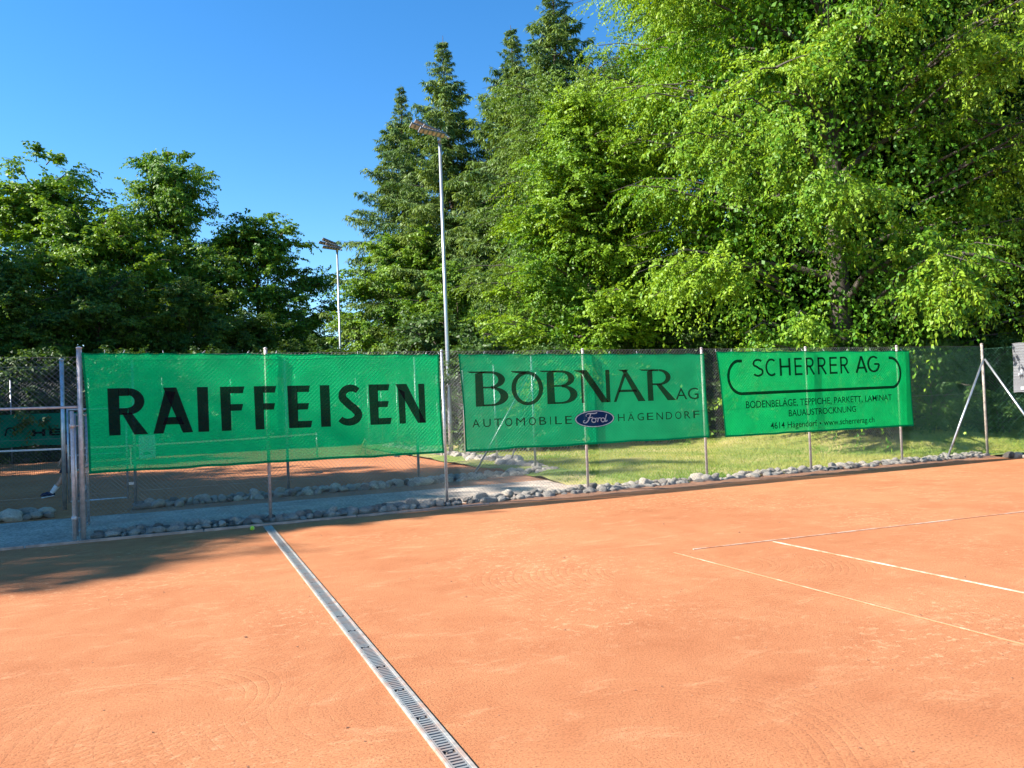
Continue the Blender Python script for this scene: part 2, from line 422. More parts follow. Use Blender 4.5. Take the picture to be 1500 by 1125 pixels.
sheet('lawn', 7.3, 34, 12.85, 36, 0, 'lawn', 160, 120, bank_z)

def berm():
    xs = np.linspace(0.9, 17.9, 170); ys = np.linspace(12.40, 13.10, 9)
    gx, gy = np.meshgrid(xs, ys, indexing='ij')
    prof = np.sin(np.clip((gy - 12.40) / 0.70, 0, 1) * math.pi) ** 0.7
    n = np.array([[mnoise.noise(Vector((x * 3.1, y * 6, 0))) for y in ys] for x in xs])
    amp = 0.025 + 0.02 * sm((gx - 3.5) / 3)
    gz = -0.006 + prof * (amp + 0.03 * n)
    gy = gy + 0.03 * np.array([[mnoise.noise(Vector((x * 1.3, 7, 0))) for y in ys] for x in xs])
    v = np.stack([gx, gy, gz], -1).reshape(-1, 3); ny = len(ys)
    i, j = np.meshgrid(np.arange(len(xs) - 1), np.arange(ny - 1), indexing='ij'); a = (i * ny + j).ravel()
    o = bpy.data.objects.new('dirt_edge', raw_mesh('dirt_edge', v, np.stack([a, a + ny, a + ny + 1, a + 1], -1), 'dirt', smooth=True))
    COL.objects.link(o); tag(o, kind='structure')
    ys2 = np.linspace(15.75, 17.65, 8); xs2 = np.linspace(-1.0, 8.7, 60)
    gx, gy = np.meshgrid(xs2, ys2, indexing='ij')
    gz = 0.0 + 0.05 * np.sin((gy - 15.75) / 1.9 * math.pi) - 0.01
    v = np.stack([gx, gy, gz], -1).reshape(-1, 3); ny = len(ys2)
    i, j = np.meshgrid(np.arange(len(xs2) - 1), np.arange(ny - 1), indexing='ij'); a = (i * ny + j).ravel()
    o = bpy.data.objects.new('dirt_strip', raw_mesh('dirt_strip', v, np.stack([a, a + ny, a + ny + 1, a + 1], -1), 'dirt', smooth=True))
    COL.objects.link(o); tag(o, kind='structure')
berm()

# concrete strip far behind the inner court (seen between mast and banner)
b = MB(); b.box((13.2, 39.2, 0.11), (9, 0.9, 0.10)); o = b.build('far_path', 'concrete'); tag(o, kind='structure')

# thin wooden edging along the near court
b = MB()
for i in range(6):
    x0 = -9 + i * 2.3
    b.box((x0 + 1.145, 12.50 + 0.006 * (i % 2), 0.012), (2.28, 0.035, 0.05))
o = bevel(b.build('edging_board', 'kerb_wood'), 0.005); tag(o, 'thin weathered edging board between shaded clay and grey path', 'edging')

# ------------------------------------------------------------------ court lines
def line_quad(name, p0, p1, w, z, m, label):
    p0, p1 = Vector((*p0, z)), Vector((*p1, z)); d = (p1 - p0).normalized(); s = Vector((-d.y, d.x, 0)) * w / 2
    n = max(2, int((p1 - p0).length / 0.25)); b = MB(); rng = random.Random(name + str(p0))
    pts = []
    for i in range(n + 1):
        c = p0.lerp(p1, i / n); k = 1 + rng.uniform(-.16, .10)
        pts += [c - s * k, c + s * k]
    b.add(pts, [(2 * i, 2 * i + 1, 2 * i + 3, 2 * i + 2)[::-1] for i in range(n)])
    # give the tape its thickness
    o = b.build(name, m); sd = o.modifiers.new('thick', 'SOLIDIFY'); sd.thickness = 0.006; sd.offset = 1
    tag(o, label, 'court line'); return o
line_quad('court_line', (5.25, 7.30), (17.2, 6.50), 0.026, 0.001, 'court_line', 'white clay-dusted baseline running across right side of near court')
line_quad('court_line', (4.97, 7.27), (5.16, 0.4), 0.015, 0.001, 'court_line_faint', 'faint outer sideline of near court, broken by clay')
line_quad('court_line', (6.28, 7.16), (6.42, 0.4), 0.026, 0.001, 'court_line', 'white inner sideline meeting the baseline of near court')
line_quad('court_line', (-8.0, 20.6), (3.6, 20.6), 0.03, 0.0, 'court_line', 'white baseline across inner court behind chain-link fence')

# ------------------------------------------------------------------ drain channel
def drain():
    t = thing('drain_channel', 'long narrow steel slot drain sunk across the clay court', 'drain', (1.12, 7.0, 0))
    import_dir = Vector((1.164 - 1.100, 3.55 - 12.42, 0)).normalized()
    far = Vector((1.100, 12.42, 0)); side = Vector((import_dir.y, -import_dir.x, 0))   # points -X
    if side.x < 0: side = -side
    W = 0.122; L = 12.9
    def P(s, o, z): return far + import_dir * s + side * o + Vector((0, 0, z))
    rot = Matrix((side, -import_dir, Vector((0, 0, 1)))).transposed()
    for sgn, w in ((-1, 0.017), (1, 0.022)):
        k = 0; s = 0.0
        while s < L:
            e = min(s + 1.0, L); b = MB()
            b.box(P((s + e) / 2, sgn * (W / 2 - w / 2), 0.004), (w, e - s - 0.003, 0.024), rot)
            bevel(b.build('frame_rail', 'rail_steel', t), 0.002); s = e
    b = MB(); b.box(P(L / 2, 0, 0.001), (W - 0.03, L - 0.01, 0.004), rot); b.build('channel_floor', 'drain_dark', t)
    # one slat, shared by the near slats
    gw = W - 0.041
    sb = MB(); sb.box((0, 0, 0), (gw, 0.0165, 0.008)); slat_me = sb.mesh('slat', 'grate_steel')
    s = 0.45; idx = 0; slats_left = 290
    segs = []
    while s + 0.5 <= L: segs.append(s); s += 0.472
    b = MB(); b.box(P(0.225, -0.002, 0.010), (gw, 0.44, 0.008), rot); bevel(b.build('cover_plate', 'rail_steel', t), 0.002)
    for s in segs:
        g = thing('grate', None, None); g.parent = t; c = P(s + 0.236, -0.0025, 0.011)
        g.location = c - Vector(t.location); g.rotation_euler = rot.to_euler()
        del_keys = [k for k in g.keys()]
        near = (12.42 - s) < 7.2 and (12.42 - s) > 1.5
        n = 15; step = 0.468 / n
        fb = MB()
        for sg in (-1, 1): fb.box((sg * (gw / 2 - 0.004), 0, 0), (0.008, 0.466, 0.0075))
        fb.box((0.0, 0.0, 0.0002), (0.03, 0.012, 0.011))
        fo = fb.build('grate_frame', 'grate_steel'); fo.parent = g
        lb = MB(); lb.box((-0.012, 0.006, 0.005), (0.012, 0.013, 0.005), Matrix.Rotation(.5, 3, 'Z')); lo = lb.build('bolt', 'rubber'); lo.parent = g
        if near:
            for k in range(n):
                if k == n // 2: continue
                so = bpy.data.objects.new('slat', slat_me); COL.objects.link(so); so.parent = g
                so.location = (0, -0.234 + (k + .5) * step, 0)
        else:
            ab = MB()
            for k in range(n): ab.box((0, -0.234 + (k + .5) * step, 0), (gw, 0.0165, 0.008))
            so = ab.build('slats', 'grate_steel'); so.parent = g; tag(so, kind='stuff')
drain()

# ------------------------------------------------------------------ stones
def stone_meshes(n=10):
    out = []
    for i in range(n):
        bm = bmesh.new(); bmesh.ops.create_icosphere(bm, subdivisions=3, radius=0.5)
        rng = random.Random(100 + i); off = Vector((rng.uniform(-9, 9), rng.uniform(-9, 9), 3))
        planes = [(Vector((rng.gauss(0, 1), rng.gauss(0, 1), rng.gauss(0, .8))).normalized(), rng.uniform(.28, .44)) for _ in range(9)]
        sx, sy, sz = rng.uniform(.95, 1.3), rng.uniform(.8, 1.1), rng.uniform(.62, .9)
        for v in bm.verts:
            v.co *= 1 + 0.30 * mnoise.noise(v.co * 2.2 + off)
            for nn, dd in planes:                       # broken faces
                e = v.co.dot(nn) - dd
                if e > 0: v.co -= nn * e * .88
            v.co *= 1 + .05 * mnoise.noise(v.co * 9 + off)
            v.co = Vector((v.co.x * sx, v.co.y * sy, v.co.z * sz)) * 1.15
        me = bpy.data.meshes.new('stone'); bm.to_mesh(me); bm.free(); me.materials.append(MATS['stone'])
        me.polygons.foreach_set('use_smooth', [True] * len(me.polygons)); out.append(me)
    return out
STONES = stone_meshes()
def border(label, pts, step, size, rows, seed, zf=None, gap=None, cap=300):
    """a row of field stones along a polyline: every stone its own part"""
    rng = random.Random(seed)
    p0 = Vector((*pts[0], 0)); t = thing('stone_border', label, 'stone border', (p0.x, p0.y, 0), 'stone borders along the fences')
    cnt = 0
    for a, b_ in zip(pts[:-1], pts[1:]):
        A, B = Vector((*a, 0)), Vector((*b_, 0)); d = B - A; L = d.length; d.normalize(); nrm = Vector((-d.y, d.x, 0))
        for r, (off, lift) in enumerate(rows):
            s = rng.uniform(0, step)
            while s < L and cnt < cap:
                k = rng.uniform(.55, 1.2)
                if rng.random() < .06: k *= 1.35
                if rng.random() < .94 and not (gap and gap(A + d * s)):
                    p = A + d * s + nrm * (off + rng.uniform(-.05, .05))
                    z = (float(zf(p.x, p.y)) if zf else 0) + lift + size * k * .17
                    o = bpy.data.objects.new('stone', STONES[rng.randrange(len(STONES))]); COL.objects.link(o)
                    o.parent = t; o.location = p - Vector(t.location) + Vector((0, 0, z))
                    o.rotation_euler = (rng.uniform(-.3, .3), rng.uniform(-.3, .3), rng.uniform(0, 6.28))
                    sc = size * k; o.scale = (sc * rng.uniform(.9, 1.3), sc, sc * rng.uniform(.75, 1.05)); cnt += 1
                s += step * (.35 + .6 * k) * rng.uniform(.75, 1.1)
    return t
nogate = lambda p: False
border('low row of shaded stones under the RAIFFEISEN banner by the drain end', [(-1.30, FY - .03), (4.4, FY)], 0.145, 0.15, [(0.0, 0.02), (0.14, 0.05), (.27, .03)], 11)
border('low row of sunlit pale stones between lawn and clay, under the right two banners', [(4.5, FY), (10, FY + .06), (17.8, FY - .02)], 0.13, 0.15, [(-.06, 0.015), (0.10, 0.06)], 18)
border('stones lining the foot of inner fence beside grey path', [(-0.95, 16.35), (4.5, 16.55), (8.4, 17.1)], 0.185, 0.185, [(-.12, 0.03), (.08, 0.07), (.28, 0.05), (.46, .0)], 12)
border('short row of stones left of the inner gate', [(-5.6, 16.1), (-2.25, 16.35)], 0.21, 0.22, [(-.1, 0.02), (.12, 0.05)], 13)
border('distant stone row along side fence of inner court by lawn', [(8.35, 17.6), (8.35, 34)], 0.30, 0.29, [(0, 0.05), (.25, 0.05)], 14, cap=120)
border('pale stones under side fence at far right court corner', [(17.9, 12.6), (17.9, 8.5)], 0.25, 0.24, [(0, 0.02)], 15)

# ------------------------------------------------------------------ fences
def link_mesh(A, B, z0, z1, s=0.05, r=0.0015, depth=0.0):
    """diagonal wires of a chain-link panel between two ground points"""
    A, B = Vector((*A, 0)), Vector((*B, 0)); d = B - A; L = d.length; d.normalize(); nrm = Vector((-d.y, d.x, 0)); h = z1 - z0
    b = MB(); st = s * math.sqrt(2)
    for fam in (1, -1):
        c = -h
        while c < L:
            # +45: t from c to c+h
            t0, t1 = max(c, 0), min(c + h, L)
            if t1 - t0 > 0.01:
                za, zb = z0 + (t0 - c), z0 + (t1 - c)
                if fam < 0: za, zb = z1 - (t0 - c), z1 - (t1 - c)
                p = A + d * t0 + Vector((0, 0, za)) + nrm * (depth + fam * r); q = A + d * t1 + Vector((0, 0, zb)) + nrm * (depth + fam * r)
                b.tube([p, q], r, 3, False)
            c += st
    return b
def post_mb(x, y, z1, r, z0=-0.05, lean=(0, 0)):
    b = MB(); b.tube([(x, y, z0), (x + lean[0], y + lean[1], z1)], r, 12)
    b.tube([(x + lean[0], y + lean[1], z1), (x + lean[0], y + lean[1], z1 + .012), (x + lean[0], y + lean[1], z1 + .028)], [r * 1.22, r * 1.18, r * .4], 12)
    return b

PX = [1.19, 4.13, 6.91, 9.63, 12.36, 15.08]          # front fence posts
ff = thing('chain_link_fence', 'front chain-link fence carrying the three green banners', 'fence', (4, FY, 0))
for x, h in zip(PX, (2.76, 2.70, 2.70, 2.70, 2.70, 2.71)):
    post_mb(x, FY + .035, h, 0.0255).build('post', 'galvanised_warm' if x != 4.13 else 'galvanised', ff, True)
post_mb(-1.42, FY + .02, 2.79, 0.037).build('post', 'galvanised_warm', ff, True)['label'] = 'thick pinkish gate post'
post_mb(17.95, FY + .03, 2.74, 0.030).build('post', 'post_rust', ff, True)['label'] = 'rusty corner post with two braces'
post_mb(-3.05, FY + .02, 2.79, 0.037).build('post', 'galvanised_warm', ff, True)
o = link_mesh((-1.40, FY), (15.08, FY), 0.06, 2.69, 0.046, 0.0015).build('wire_mesh', 'wire', ff); tag(o, kind='stuff')
o = link_mesh((15.08, FY), (17.95, FY), 0.06, 2.68, 0.05, 0.0014).build('wire_mesh', 'wire_green', ff); tag(o, kind='stuff', label='green coated wire mesh')
o = link_mesh((-3.05, FY), (-1.44, FY), 1.95, 2.66, 0.058, 0.0015).build('wire_mesh', 'wire', ff); tag(o, kind='stuff')
o = link_mesh((-9, FY), (-3.05, FY), 0.05, 2.66, 0.058, 0.0015).build('wire_mesh', 'wire', ff); tag(o, kind='stuff')
for z, xa, xb in ((2.69, -1.4, 17.95), (1.55, 9, 17.95), (0.07, -1.4, 17.95), (2.66, -9, -1.42)):
    b = MB(); b.tube([(xa, FY, z), (xb, FY, z)], 0.0026, 6); b.build('tension_wire', 'wire', ff)
b = MB(); b.tube([(-3.05, FY + .02, 1.94), (-1.42, FY + .02, 1.932)], 0.019, 10); b.build('transom_rail', 'galvanised_warm', ff, True)
b = MB(); b.tube([(17.93, FY - .01, 2.37), (16.46, FY - .02, 0.02)], 0.024, 10); b.build('brace', 'galvanised', ff, True)

sf = thing('chain_link_fence', 'green chain-link side fence running toward viewer at right edge', 'fence', (17.95, 9, 0))
for y in (10.1, 7.4, 4.7, 2.0): post_mb(17.95, y, 2.72, 0.026).build('post', 'galvanised', sf, True)
o = link_mesh((17.95, 2.0), (17.95, 12.76), 0.06, 2.62, 0.05, 0.0014).build('wire_mesh', 'wire_green', sf); tag(o, kind='stuff')
b = MB(); b.tube([(17.94, 12.74, 2.37), (17.93, 11.19, 0.02)], 0.024, 10); b.build('brace', 'galvanised', sf, True)
for z in (2.62, 0.08):
    b = MB(); b.tube([(17.95, 2.0, z), (17.95, 12.76, z)], 0.0026, 6); b.build('tension_wire', 'wire_green', sf)

# open gate: hinged on the thick post, swung back over the path
gt = thing('gate', 'narrow chain-link gate standing open beside the first banner', 'gate', (-1.52, FY - .03, 0))
b = MB(); b.tube([(-1.525, FY - .05, -.03), (-1.525, FY - .05, 1.875)], 0.026, 12); b.build('hinge_post', 'galvanised_warm', gt, True)
fr = [(-1.50, FY + .02), (-1.475, FY + 1.22)]
for (x, y) in fr:
    b = MB(); b.tube([(x, y, 0.07), (x, y, 1.84)], 0.020, 10); b.build('stile', 'galvanised', gt, True)
for z in (0.10, 1.0, 1.82):
    b = MB(); b.tube([(*fr[0], z), (*fr[1], z)], 0.016, 8); b.build('rail', 'galvanised', gt, True)
o = link_mesh(fr[0], fr[1], 0.10, 1.82, 0.05, 0.0016).build('wire_mesh', 'wire', gt); tag(o, kind='stuff')
for z in (0.33, 1.66):
    b = MB(); b.tube([(-1.525, FY - .05, z - .03), (-1.525, FY - .05, z + .03)], 0.036, 12); b.tube([(-1.525, FY - .05, z), (-1.43, FY + .01, z)], 0.008, 6)
    b.build('hinge', 'galvanised_warm', gt, True)
b = MB(); b.box((-1.46, FY + 1.1, 0.98), (.05, .14, .16)); bevel(b.build('lock_case', 'galvanised', gt), .006)
b = MB(); b.tube([(-1.49, FY + 1.1, 1.0), (-1.55, FY + 1.1, 1.0), (-1.55, FY + .99, 1.0)], .009, 8); b.build('handle', 'rubber', gt, True)

IY = 17.5                                              # inner fence line
inf = thing('chain_link_fence', 'inner chain-link fence across the path, in front of the far court', 'fence', (2, IY, 0))
for x in (-0.99, 2.02, 4.97, 7.98):
    post_mb(x, IY, 2.90, 0.030).build('post', 'galvanised', inf, True)
post_mb(-2.25, IY, 2.95, 0.040).build('post', 'galvanised', inf, True)
post_mb(-5.2, IY, 2.95, 0.034).build('post', 'galvanised', inf, True)
for xa, xb in ((-0.99, 7.98), (-8, -2.25)):
    o = link_mesh((xa, IY), (xb, IY), 0.06, 2.82, 0.060, 0.0012).build('wire_mesh', 'wire', inf); tag(o, kind='stuff')
    for z in (2.82, 1.4):
        b = MB(); b.tube([(xa, IY, z), (xb, IY, z)], 0.003, 6); b.build('tension_wire', 'wire', inf)
o = link_mesh((-2.25, IY), (-0.99, IY), 2.0, 2.82, 0.058, 0.0015).build('wire_mesh', 'wire', inf); tag(o, kind='stuff')
b = MB(); b.tube([(7.95, IY - .03, 2.55), (6.30, IY - .05, 0.03)], 0.022, 10); b.build('brace', 'galvanised', inf, True)

ig = thing('gate', 'closed inner gate with low bottom rail leading onto far court', 'gate', (-1.6, IY, 0))
for x in (-2.17, -1.13):
    b = MB(); b.tube([(x, IY, .12), (x, IY, 1.98)], .021, 10); b.build('stile', 'galvanised', ig, True)
for z in (.14, 1.05, 1.96):
    b = MB(); b.tube([(-2.17, IY, z), (-1.13, IY, z)], .017, 8); b.build('rail', 'galvanised', ig, True)
o = link_mesh((-2.17, IY), (-1.13, IY), .14, 1.96, 0.055, 0.0017).build('wire_mesh', 'wire', ig); tag(o, kind='stuff')
b = MB(); b.box((-1.06, IY, .42), (.10, .03, .05)); b.build('latch', 'galvanised', ig)

sg = thing('notice_sign', 'small pale notice board on inner fence behind first banner', 'sign', (-.755, IY - .03, 1.15))
b = MB(); b.box((-.755, IY - .035, 1.15), (.31, .008, .47)); bevel(b.build('panel', 'sign_white', sg), .003)
b = MB(); b.add([(-.84, IY - .041, .99), (-.68, IY - .041, .99), (-.73, IY - .041, 1.05), (-.80, IY - .041, 1.05)], [(0, 1, 2, 3)])
b.build('printed_mark', 'print_dark', sg)

side = thing('chain_link_fence', 'chain-link side fence between inner court and lawn', 'fence', (8.15, 28, 0))
for y in (20.5, 23.2, 26, 28.8, 31.6, 34.4, 37.2, 39.2): post_mb(8.15, y, 2.85, .028).build('post', 'galvanised', side, True)
o = link_mesh((8.15, IY), (8.15, 39.2), .06, 2.8, .085, .0011).build('wire_mesh', 'wire', side); tag(o, kind='stuff')
b = MB(); b.tube([(8.12, IY + .05, 2.5), (8.2, IY + 2.2, .03)], .022, 10); b.build('brace', 'galvanised', side, True)

bk = thing('chain_link_fence', 'tall back fence at far end of inner court', 'fence', (-2, 39.2, 0))
for i in range(8): post_mb(-13 + i * 3.0, 39.25, 3.6, .03).build('post', 'galvanised', bk, True)
o = link_mesh((-13, 39.2), (8.15, 39.2), .05, 3.5, .10, .0019).build('wire_mesh', 'wire', bk); tag(o, kind='stuff')

# ------------------------------------------------------------------ net of the inner court
nt_ = thing('tennis_net', 'tennis net with white tape across the inner court', 'net', (-1.8, 30, 0))
for x in (4.56, -8.2):
    b = MB(); b.tube([(x, 30, -.05), (x, 30, .93)], .04, 12); b.build('net_post', 'galvanised', nt_, True)
n = 24; b = MB()
tp = [(-8.2 + 12.76 * i / n, .82 + .09 * abs(2 * i / n - 1) ** 1.5) for i in range(n + 1)]
for (xa, za), (xb, zb) in zip(tp[:-1], tp[1:]):
    b.add([(xa, 29.985, za - .055), (xb, 29.985, zb - .055), (xb, 29.985, zb), (xa, 29.985, za), (xa, 30.015, za - .055), (xb, 30.015, zb - .055), (xb, 30.015, zb), (xa, 30.015, za)],
          [(0, 1, 2, 3), (7, 6, 5, 4), (3, 2, 6, 7)])
b.build('tape', 'white_tape', nt_)
b = MB(); x = -8.2
while x < 4.56:
    b.box((x, 30, .40), (.006, .003, .8)); x += .06
for k in range(13): b.box((-1.82, 30.001, .03 + k * .06), (12.7, .003, .006))
o = b.build('net_mesh', 'net_cord', nt_); tag(o, kind='stuff')
b = MB(); b.box((-1.82, 29.99, .40), (.05, .006, .80)); b.build('centre_strap', 'white_tape', nt_)

# ------------------------------------------------------------------ banners
def wave_y(seed):
    def f(x, z):
        n = mnoise.noise(Vector((x * .9, z * 1.1, seed))) * .5 + mnoise.noise(Vector((x * 2.6, z * 2.2, seed + 5))) * .3 + mnoise.noise(Vector((x * 7 + z * 3, z * 6, seed + 9))) * .10
        return FY - .026 - .016 * (n + .35)
    return f

class Print:
    """flat shapes laid on a banner surface; every stroke sits a hair in front of the one before"""
    def __init__(s, yf, base=.0035): s.b = MB(); s.yf = yf; s.lay = base; s.k = 0; s.T = lambda x, y: (x, y)
    def pt(s, x, y):
        X, z = s.T(x, y); return (X, s.yf(X, z) - s.lay - (s.k % 7) * .0005, z)
    def strip(s, L, Rr):
        vs_ = [s.pt(*p) for pr in zip(L, Rr) for p in pr]
        s.b.add(vs_, [(2 * i, 2 * i + 2, 2 * i + 3, 2 * i + 1) for i in range(len(L) - 1)]); s.k += 1
    def quad(s, p0, p1, p2, p3, n=6):
        lerp = lambda a, b, t: (a[0] + (b[0] - a[0]) * t, a[1] + (b[1] - a[1]) * t)
        s.strip([lerp(p0, p3, i / n) for i in range(n + 1)], [lerp(p1, p2, i / n) for i in range(n + 1)])
    def arc(s, cx, cy, ro, ri, a0, a1, n=22, ci=None):
        cix, ciy = ci if ci else (cx, cy)
        A = [R(a0 + (a1 - a0) * i / n) for i in range(n + 1)]
        s.strip([(cx + ro[0] * math.cos(a), cy + ro[1] * math.sin(a)) for a in A], [(cix + ri[0] * math.cos(a), ciy + ri[1] * math.sin(a)) for a in A])
    def stroke(s, pts, w, asp=1.0):
        """ribbon along a path; asp keeps the width even when x and y are scaled differently"""
        L, Q = [], []
        n = len(pts); ws = w if isinstance(w, (list, tuple)) else [w] * n
        for i, p in enumerate(pts):
            a, b_ = pts[max(i - 1, 0)], pts[min(i + 1, n - 1)]
            dx, dy = (b_[0] - a[0]) * asp, b_[1] - a[1]; l = math.hypot(dx, dy) or 1
            nx, ny = -dy / l * ws[i] / 2 / asp, dx / l * ws[i] / 2
            L.append((p[0] + nx, p[1] + ny)); Q.append((p[0] - nx, p[1] - ny))
        s.strip(L, Q)
    def build(s, name, m, parent): return s.b.build(name, m, parent)

def epath(cx, cy, rx, ry, a0, a1, n=18):
    return [(cx + rx * math.cos(R(a0 + (a1 - a0) * i / n)), cy + ry * math.sin(R(a0 + (a1 - a0) * i / n))) for i in range(n + 1)]

def box_T(x0, x1, zb0, zt0, zb1, zt1):
    """unit box -> banner (x along, z up) with the line's slight slope"""
    def T(u, v):
        zb = zb0 + (zb1 - zb0) * u; zt = zt0 + (zt1 - zt0) * u
        return x0 + (x1 - x0) * u, zb + (zt - zb) * v
    return T

def banner(name, label, m, tl, bl, tr, br, seed, ties):
    t = thing(name, label, 'banner', ((tl[0] + tr[0]) / 2, FY - .03, bl[1]), 'sponsor banners on the front fence')
    yf = wave_y(seed); nx, nz = 150, 44; rng = random.Random(seed)
    tt = sorted(ties)
    def surf(u, v):
        # v: 0 bottom .. 1 top ; the top sags between the ties, the hem hangs unevenly
        sag = 0
        for a, b_ in zip(tt[:-1], tt[1:]):
            if a <= u <= b_: sag = -.018 * math.sin((u - a) / (b_ - a) * math.pi)
        low = .016 * mnoise.noise(Vector((u * 7, seed, 0))) + .008 * mnoise.noise(Vector((u * 19, seed, 4)))
        xl = bl[0] + (tl[0] - bl[0]) * v + .018 * math.sin(v * math.pi); xr = br[0] + (tr[0] - br[0]) * v - .015 * math.sin(v * math.pi)
        zt = tl[1] + (tr[1] - tl[1]) * u + sag; zb = bl[1] + (br[1] - bl[1]) * u + low
        x = xl + (xr - xl) * u; z = zb + (zt - zb) * v
        return x, z
    b = MB()
    V = []
    for i in range(nx + 1):
        for j in range(nz + 1):
            x, z = surf(i / nx, j / nz); V.append((x, yf(x, z), z))
    b.add(V, [(i * (nz + 1) + j, (i + 1) * (nz + 1) + j, (i + 1) * (nz + 1) + j + 1, i * (nz + 1) + j + 1) for i in range(nx) for j in range(nz)])
    b.build('cloth', m, t, True)
    h = Print(yf, .002)
    P = lambda u, v: surf(u, v)
    hv = .022
    h.strip([P(i / nx, 0) for i in range(nx + 1)], [P(i / nx, hv) for i in range(nx + 1)])
    h.strip([P(.0, j / nz) for j in range(nz + 1)], [P(.0055, j / nz) for j in range(nz + 1)])
    h.strip([P(1, j / nz) for j in range(nz + 1)], [P(.9945, j / nz) for j in range(nz + 1)])
    h.strip([P(i / nx, 1) for i in range(nx + 1)], [P(i / nx, 1 - .012) for i in range(nx + 1)])
    h.build('hem', 'banner_hem', t)
    for u in tt:
        x, z = surf(u, 1); k = MB(); a = rng.uniform(-.03, .05)
        k.tube([(x, yf(x, z) - .004, z - .012), (x + a * .4, FY - .006, z + .02), (x + a, FY + .006, z + .045), (x + a * .7, FY - .004, z + .01)], .0028, 5)
        k.build('cable_tie', 'white_tape' if rng.random() < .75 else 'rubber', t)
    return t, yf

def font_text(body, T, yf, lay, name, m, parent, bold=0.0):
    """letters from the built-in font, cut finely and laid on the banner"""
    cu = bpy.data.curves.new(name, 'FONT'); cu.body = body; cu.fill_mode = 'FRONT'; cu.resolution_u = 4; cu.offset = bold
    tmp = bpy.data.objects.new(name, cu); COL.objects.link(tmp)
    dg = bpy.context.evaluated_depsgraph_get(); me = bpy.data.meshes.new_from_object(tmp.evaluated_get(dg))
    bpy.data.objects.remove(tmp); bpy.data.curves.remove(cu)
    co = np.array([v.co[:2] for v in me.vertices]); x0, x1 = co[:, 0].min(), co[:, 0].max()
    ref = co[:, 1]
    # cap height of the built-in font decides the scale: descenders hang below the box
    cap = CAP
    off = parent.matrix_basis.translation
    for v in me.vertices:
        X, z = T((v.co.x - x0) / (x1 - x0), v.co.y / cap)
        v.co = Vector((X, yf(X, z) - lay, z)) - off
    me.materials.clear(); me.materials.append(MATS[m])
    o = bpy.data.objects.new(name, me); COL.objects.link(o); o.parent = parent
    return o
def cap_height():
    cu = bpy.data.curves.new('h', 'FONT'); cu.body = 'H'; tmp = bpy.data.objects.new('h', cu); COL.objects.link(tmp)
    dg = bpy.context.evaluated_depsgraph_get(); me = bpy.data.meshes.new_from_object(tmp.evaluated_get(dg))
    h = max(v.co.y for v in me.vertices); bpy.data.objects.remove(tmp); bpy.data.curves.remove(cu); bpy.data.meshes.remove(me)
    return h
CAP = cap_height()

def lettering(p, glyph, x0, x1, zline, fn):
    """place glyph fn (unit box) between x0 and x1; zline(x)->(zb,zt)"""
    (a, b_), (c, d) = zline(x0), zline(x1)
    p.T = box_T(x0, x1, a, b_, c, d); fn(p)

# ---- first banner: heavy flared capitals
def gR(p):
    p.quad((.00, 0), (.29, 0), (.27, 1), (-.02, 1))
    p.quad((.26, .835), (.52, .835), (.52, 1), (.26, 1)); p.quad((.27, .43), (.47, .43), (.50, .575), (.27, .575))
    p.arc(.50, .715, (.42, .285), (.165, .13), 90, -90)
    p.quad((.64, 0), (1.0, 0), (.58, .475), (.33, .475))
def gA(p):
    p.quad((0, 0), (.25, 0), (.58, .90), (.31, .93)); p.quad((.74, 0), (1.0, 0), (.60, 1.0), (.27, 1.0), 10)
    p.quad((.24, .19), (.78, .19), (.70, .35), (.31, .35))
def gI(p): p.quad((.03, 0), (1.0, 0), (.97, 1), (0, 1))
def gF(p):
    p.quad((.03, 0), (.42, 0), (.42, 1), (0, 1)); p.quad((.40, .845), (.93, .845), (1.0, 1), (.40, 1)); p.quad((.40, .45), (.86, .45), (.93, .60), (.40, .60))
def gE(p):
    p.quad((.03, 0), (.42, 0), (.42, 1), (0, 1)); p.quad((.40, .845), (.90, .845), (.96, 1), (.40, 1))
    p.quad((.40, .43), (.84, .43), (.90, .58), (.40, .58)); p.quad((.40, 0), (.95, 0), (1.02, .16), (.40, .16))
def gS(p):
    pts = epath(.56, .735, .36, .185, 38, 205, 16) + [(.36, .585), (.50, .50), (.66, .425)] + epath(.44, .265, .40, .175, 20, -150, 16)
    ws = [.15 + .05 * math.sin(i / (len(pts) - 1) * math.pi) for i in range(len(pts))]
    p.stroke(pts, ws, .62)
def gN(p):
    p.quad((.08, 0), (.30, 0), (.29, .80), (.05, .9)); p.quad((.78, .0), (1.0, 0), (.99, 1), (.77, 1)); p.quad((.72, .0), (1.0, .0), (.36, 1), (-.03, 1), 10)
XR = [-1.05, -.53, -.46, .09, .16, .32, .49, .85, .99, 1.33, 1.50, 1.87, 2.01, 2.17, 2.29, 2.69, 2.81, 3.18, 3.28, 3.78]
t1, y1 = banner('mesh_banner', 'long green mesh banner reading RAIFFEISEN in heavy black capitals', 'banner_green', (-1.385, 2.725), (-1.325, .955), (4.06, 2.645), (4.09, .93), 3.0,
                [0, .055, .10, .16, .20, .30, .42, .50, .62, .74, .86, .955, 1])
zl = lambda x: (1.496 + (1.468 - 1.496) * (x + 1.02) / 4.82, 2.19 + (2.137 - 2.19) * (x + 1.02) / 4.82)
for i, g in enumerate((gR, gA, gI, gF, gF, gE, gI, gS, gE, gN)):
    p = Print(y1); lettering(p, g, XR[2 * i], XR[2 * i + 1], zl, g); p.build('letter', 'ink_black', t1)

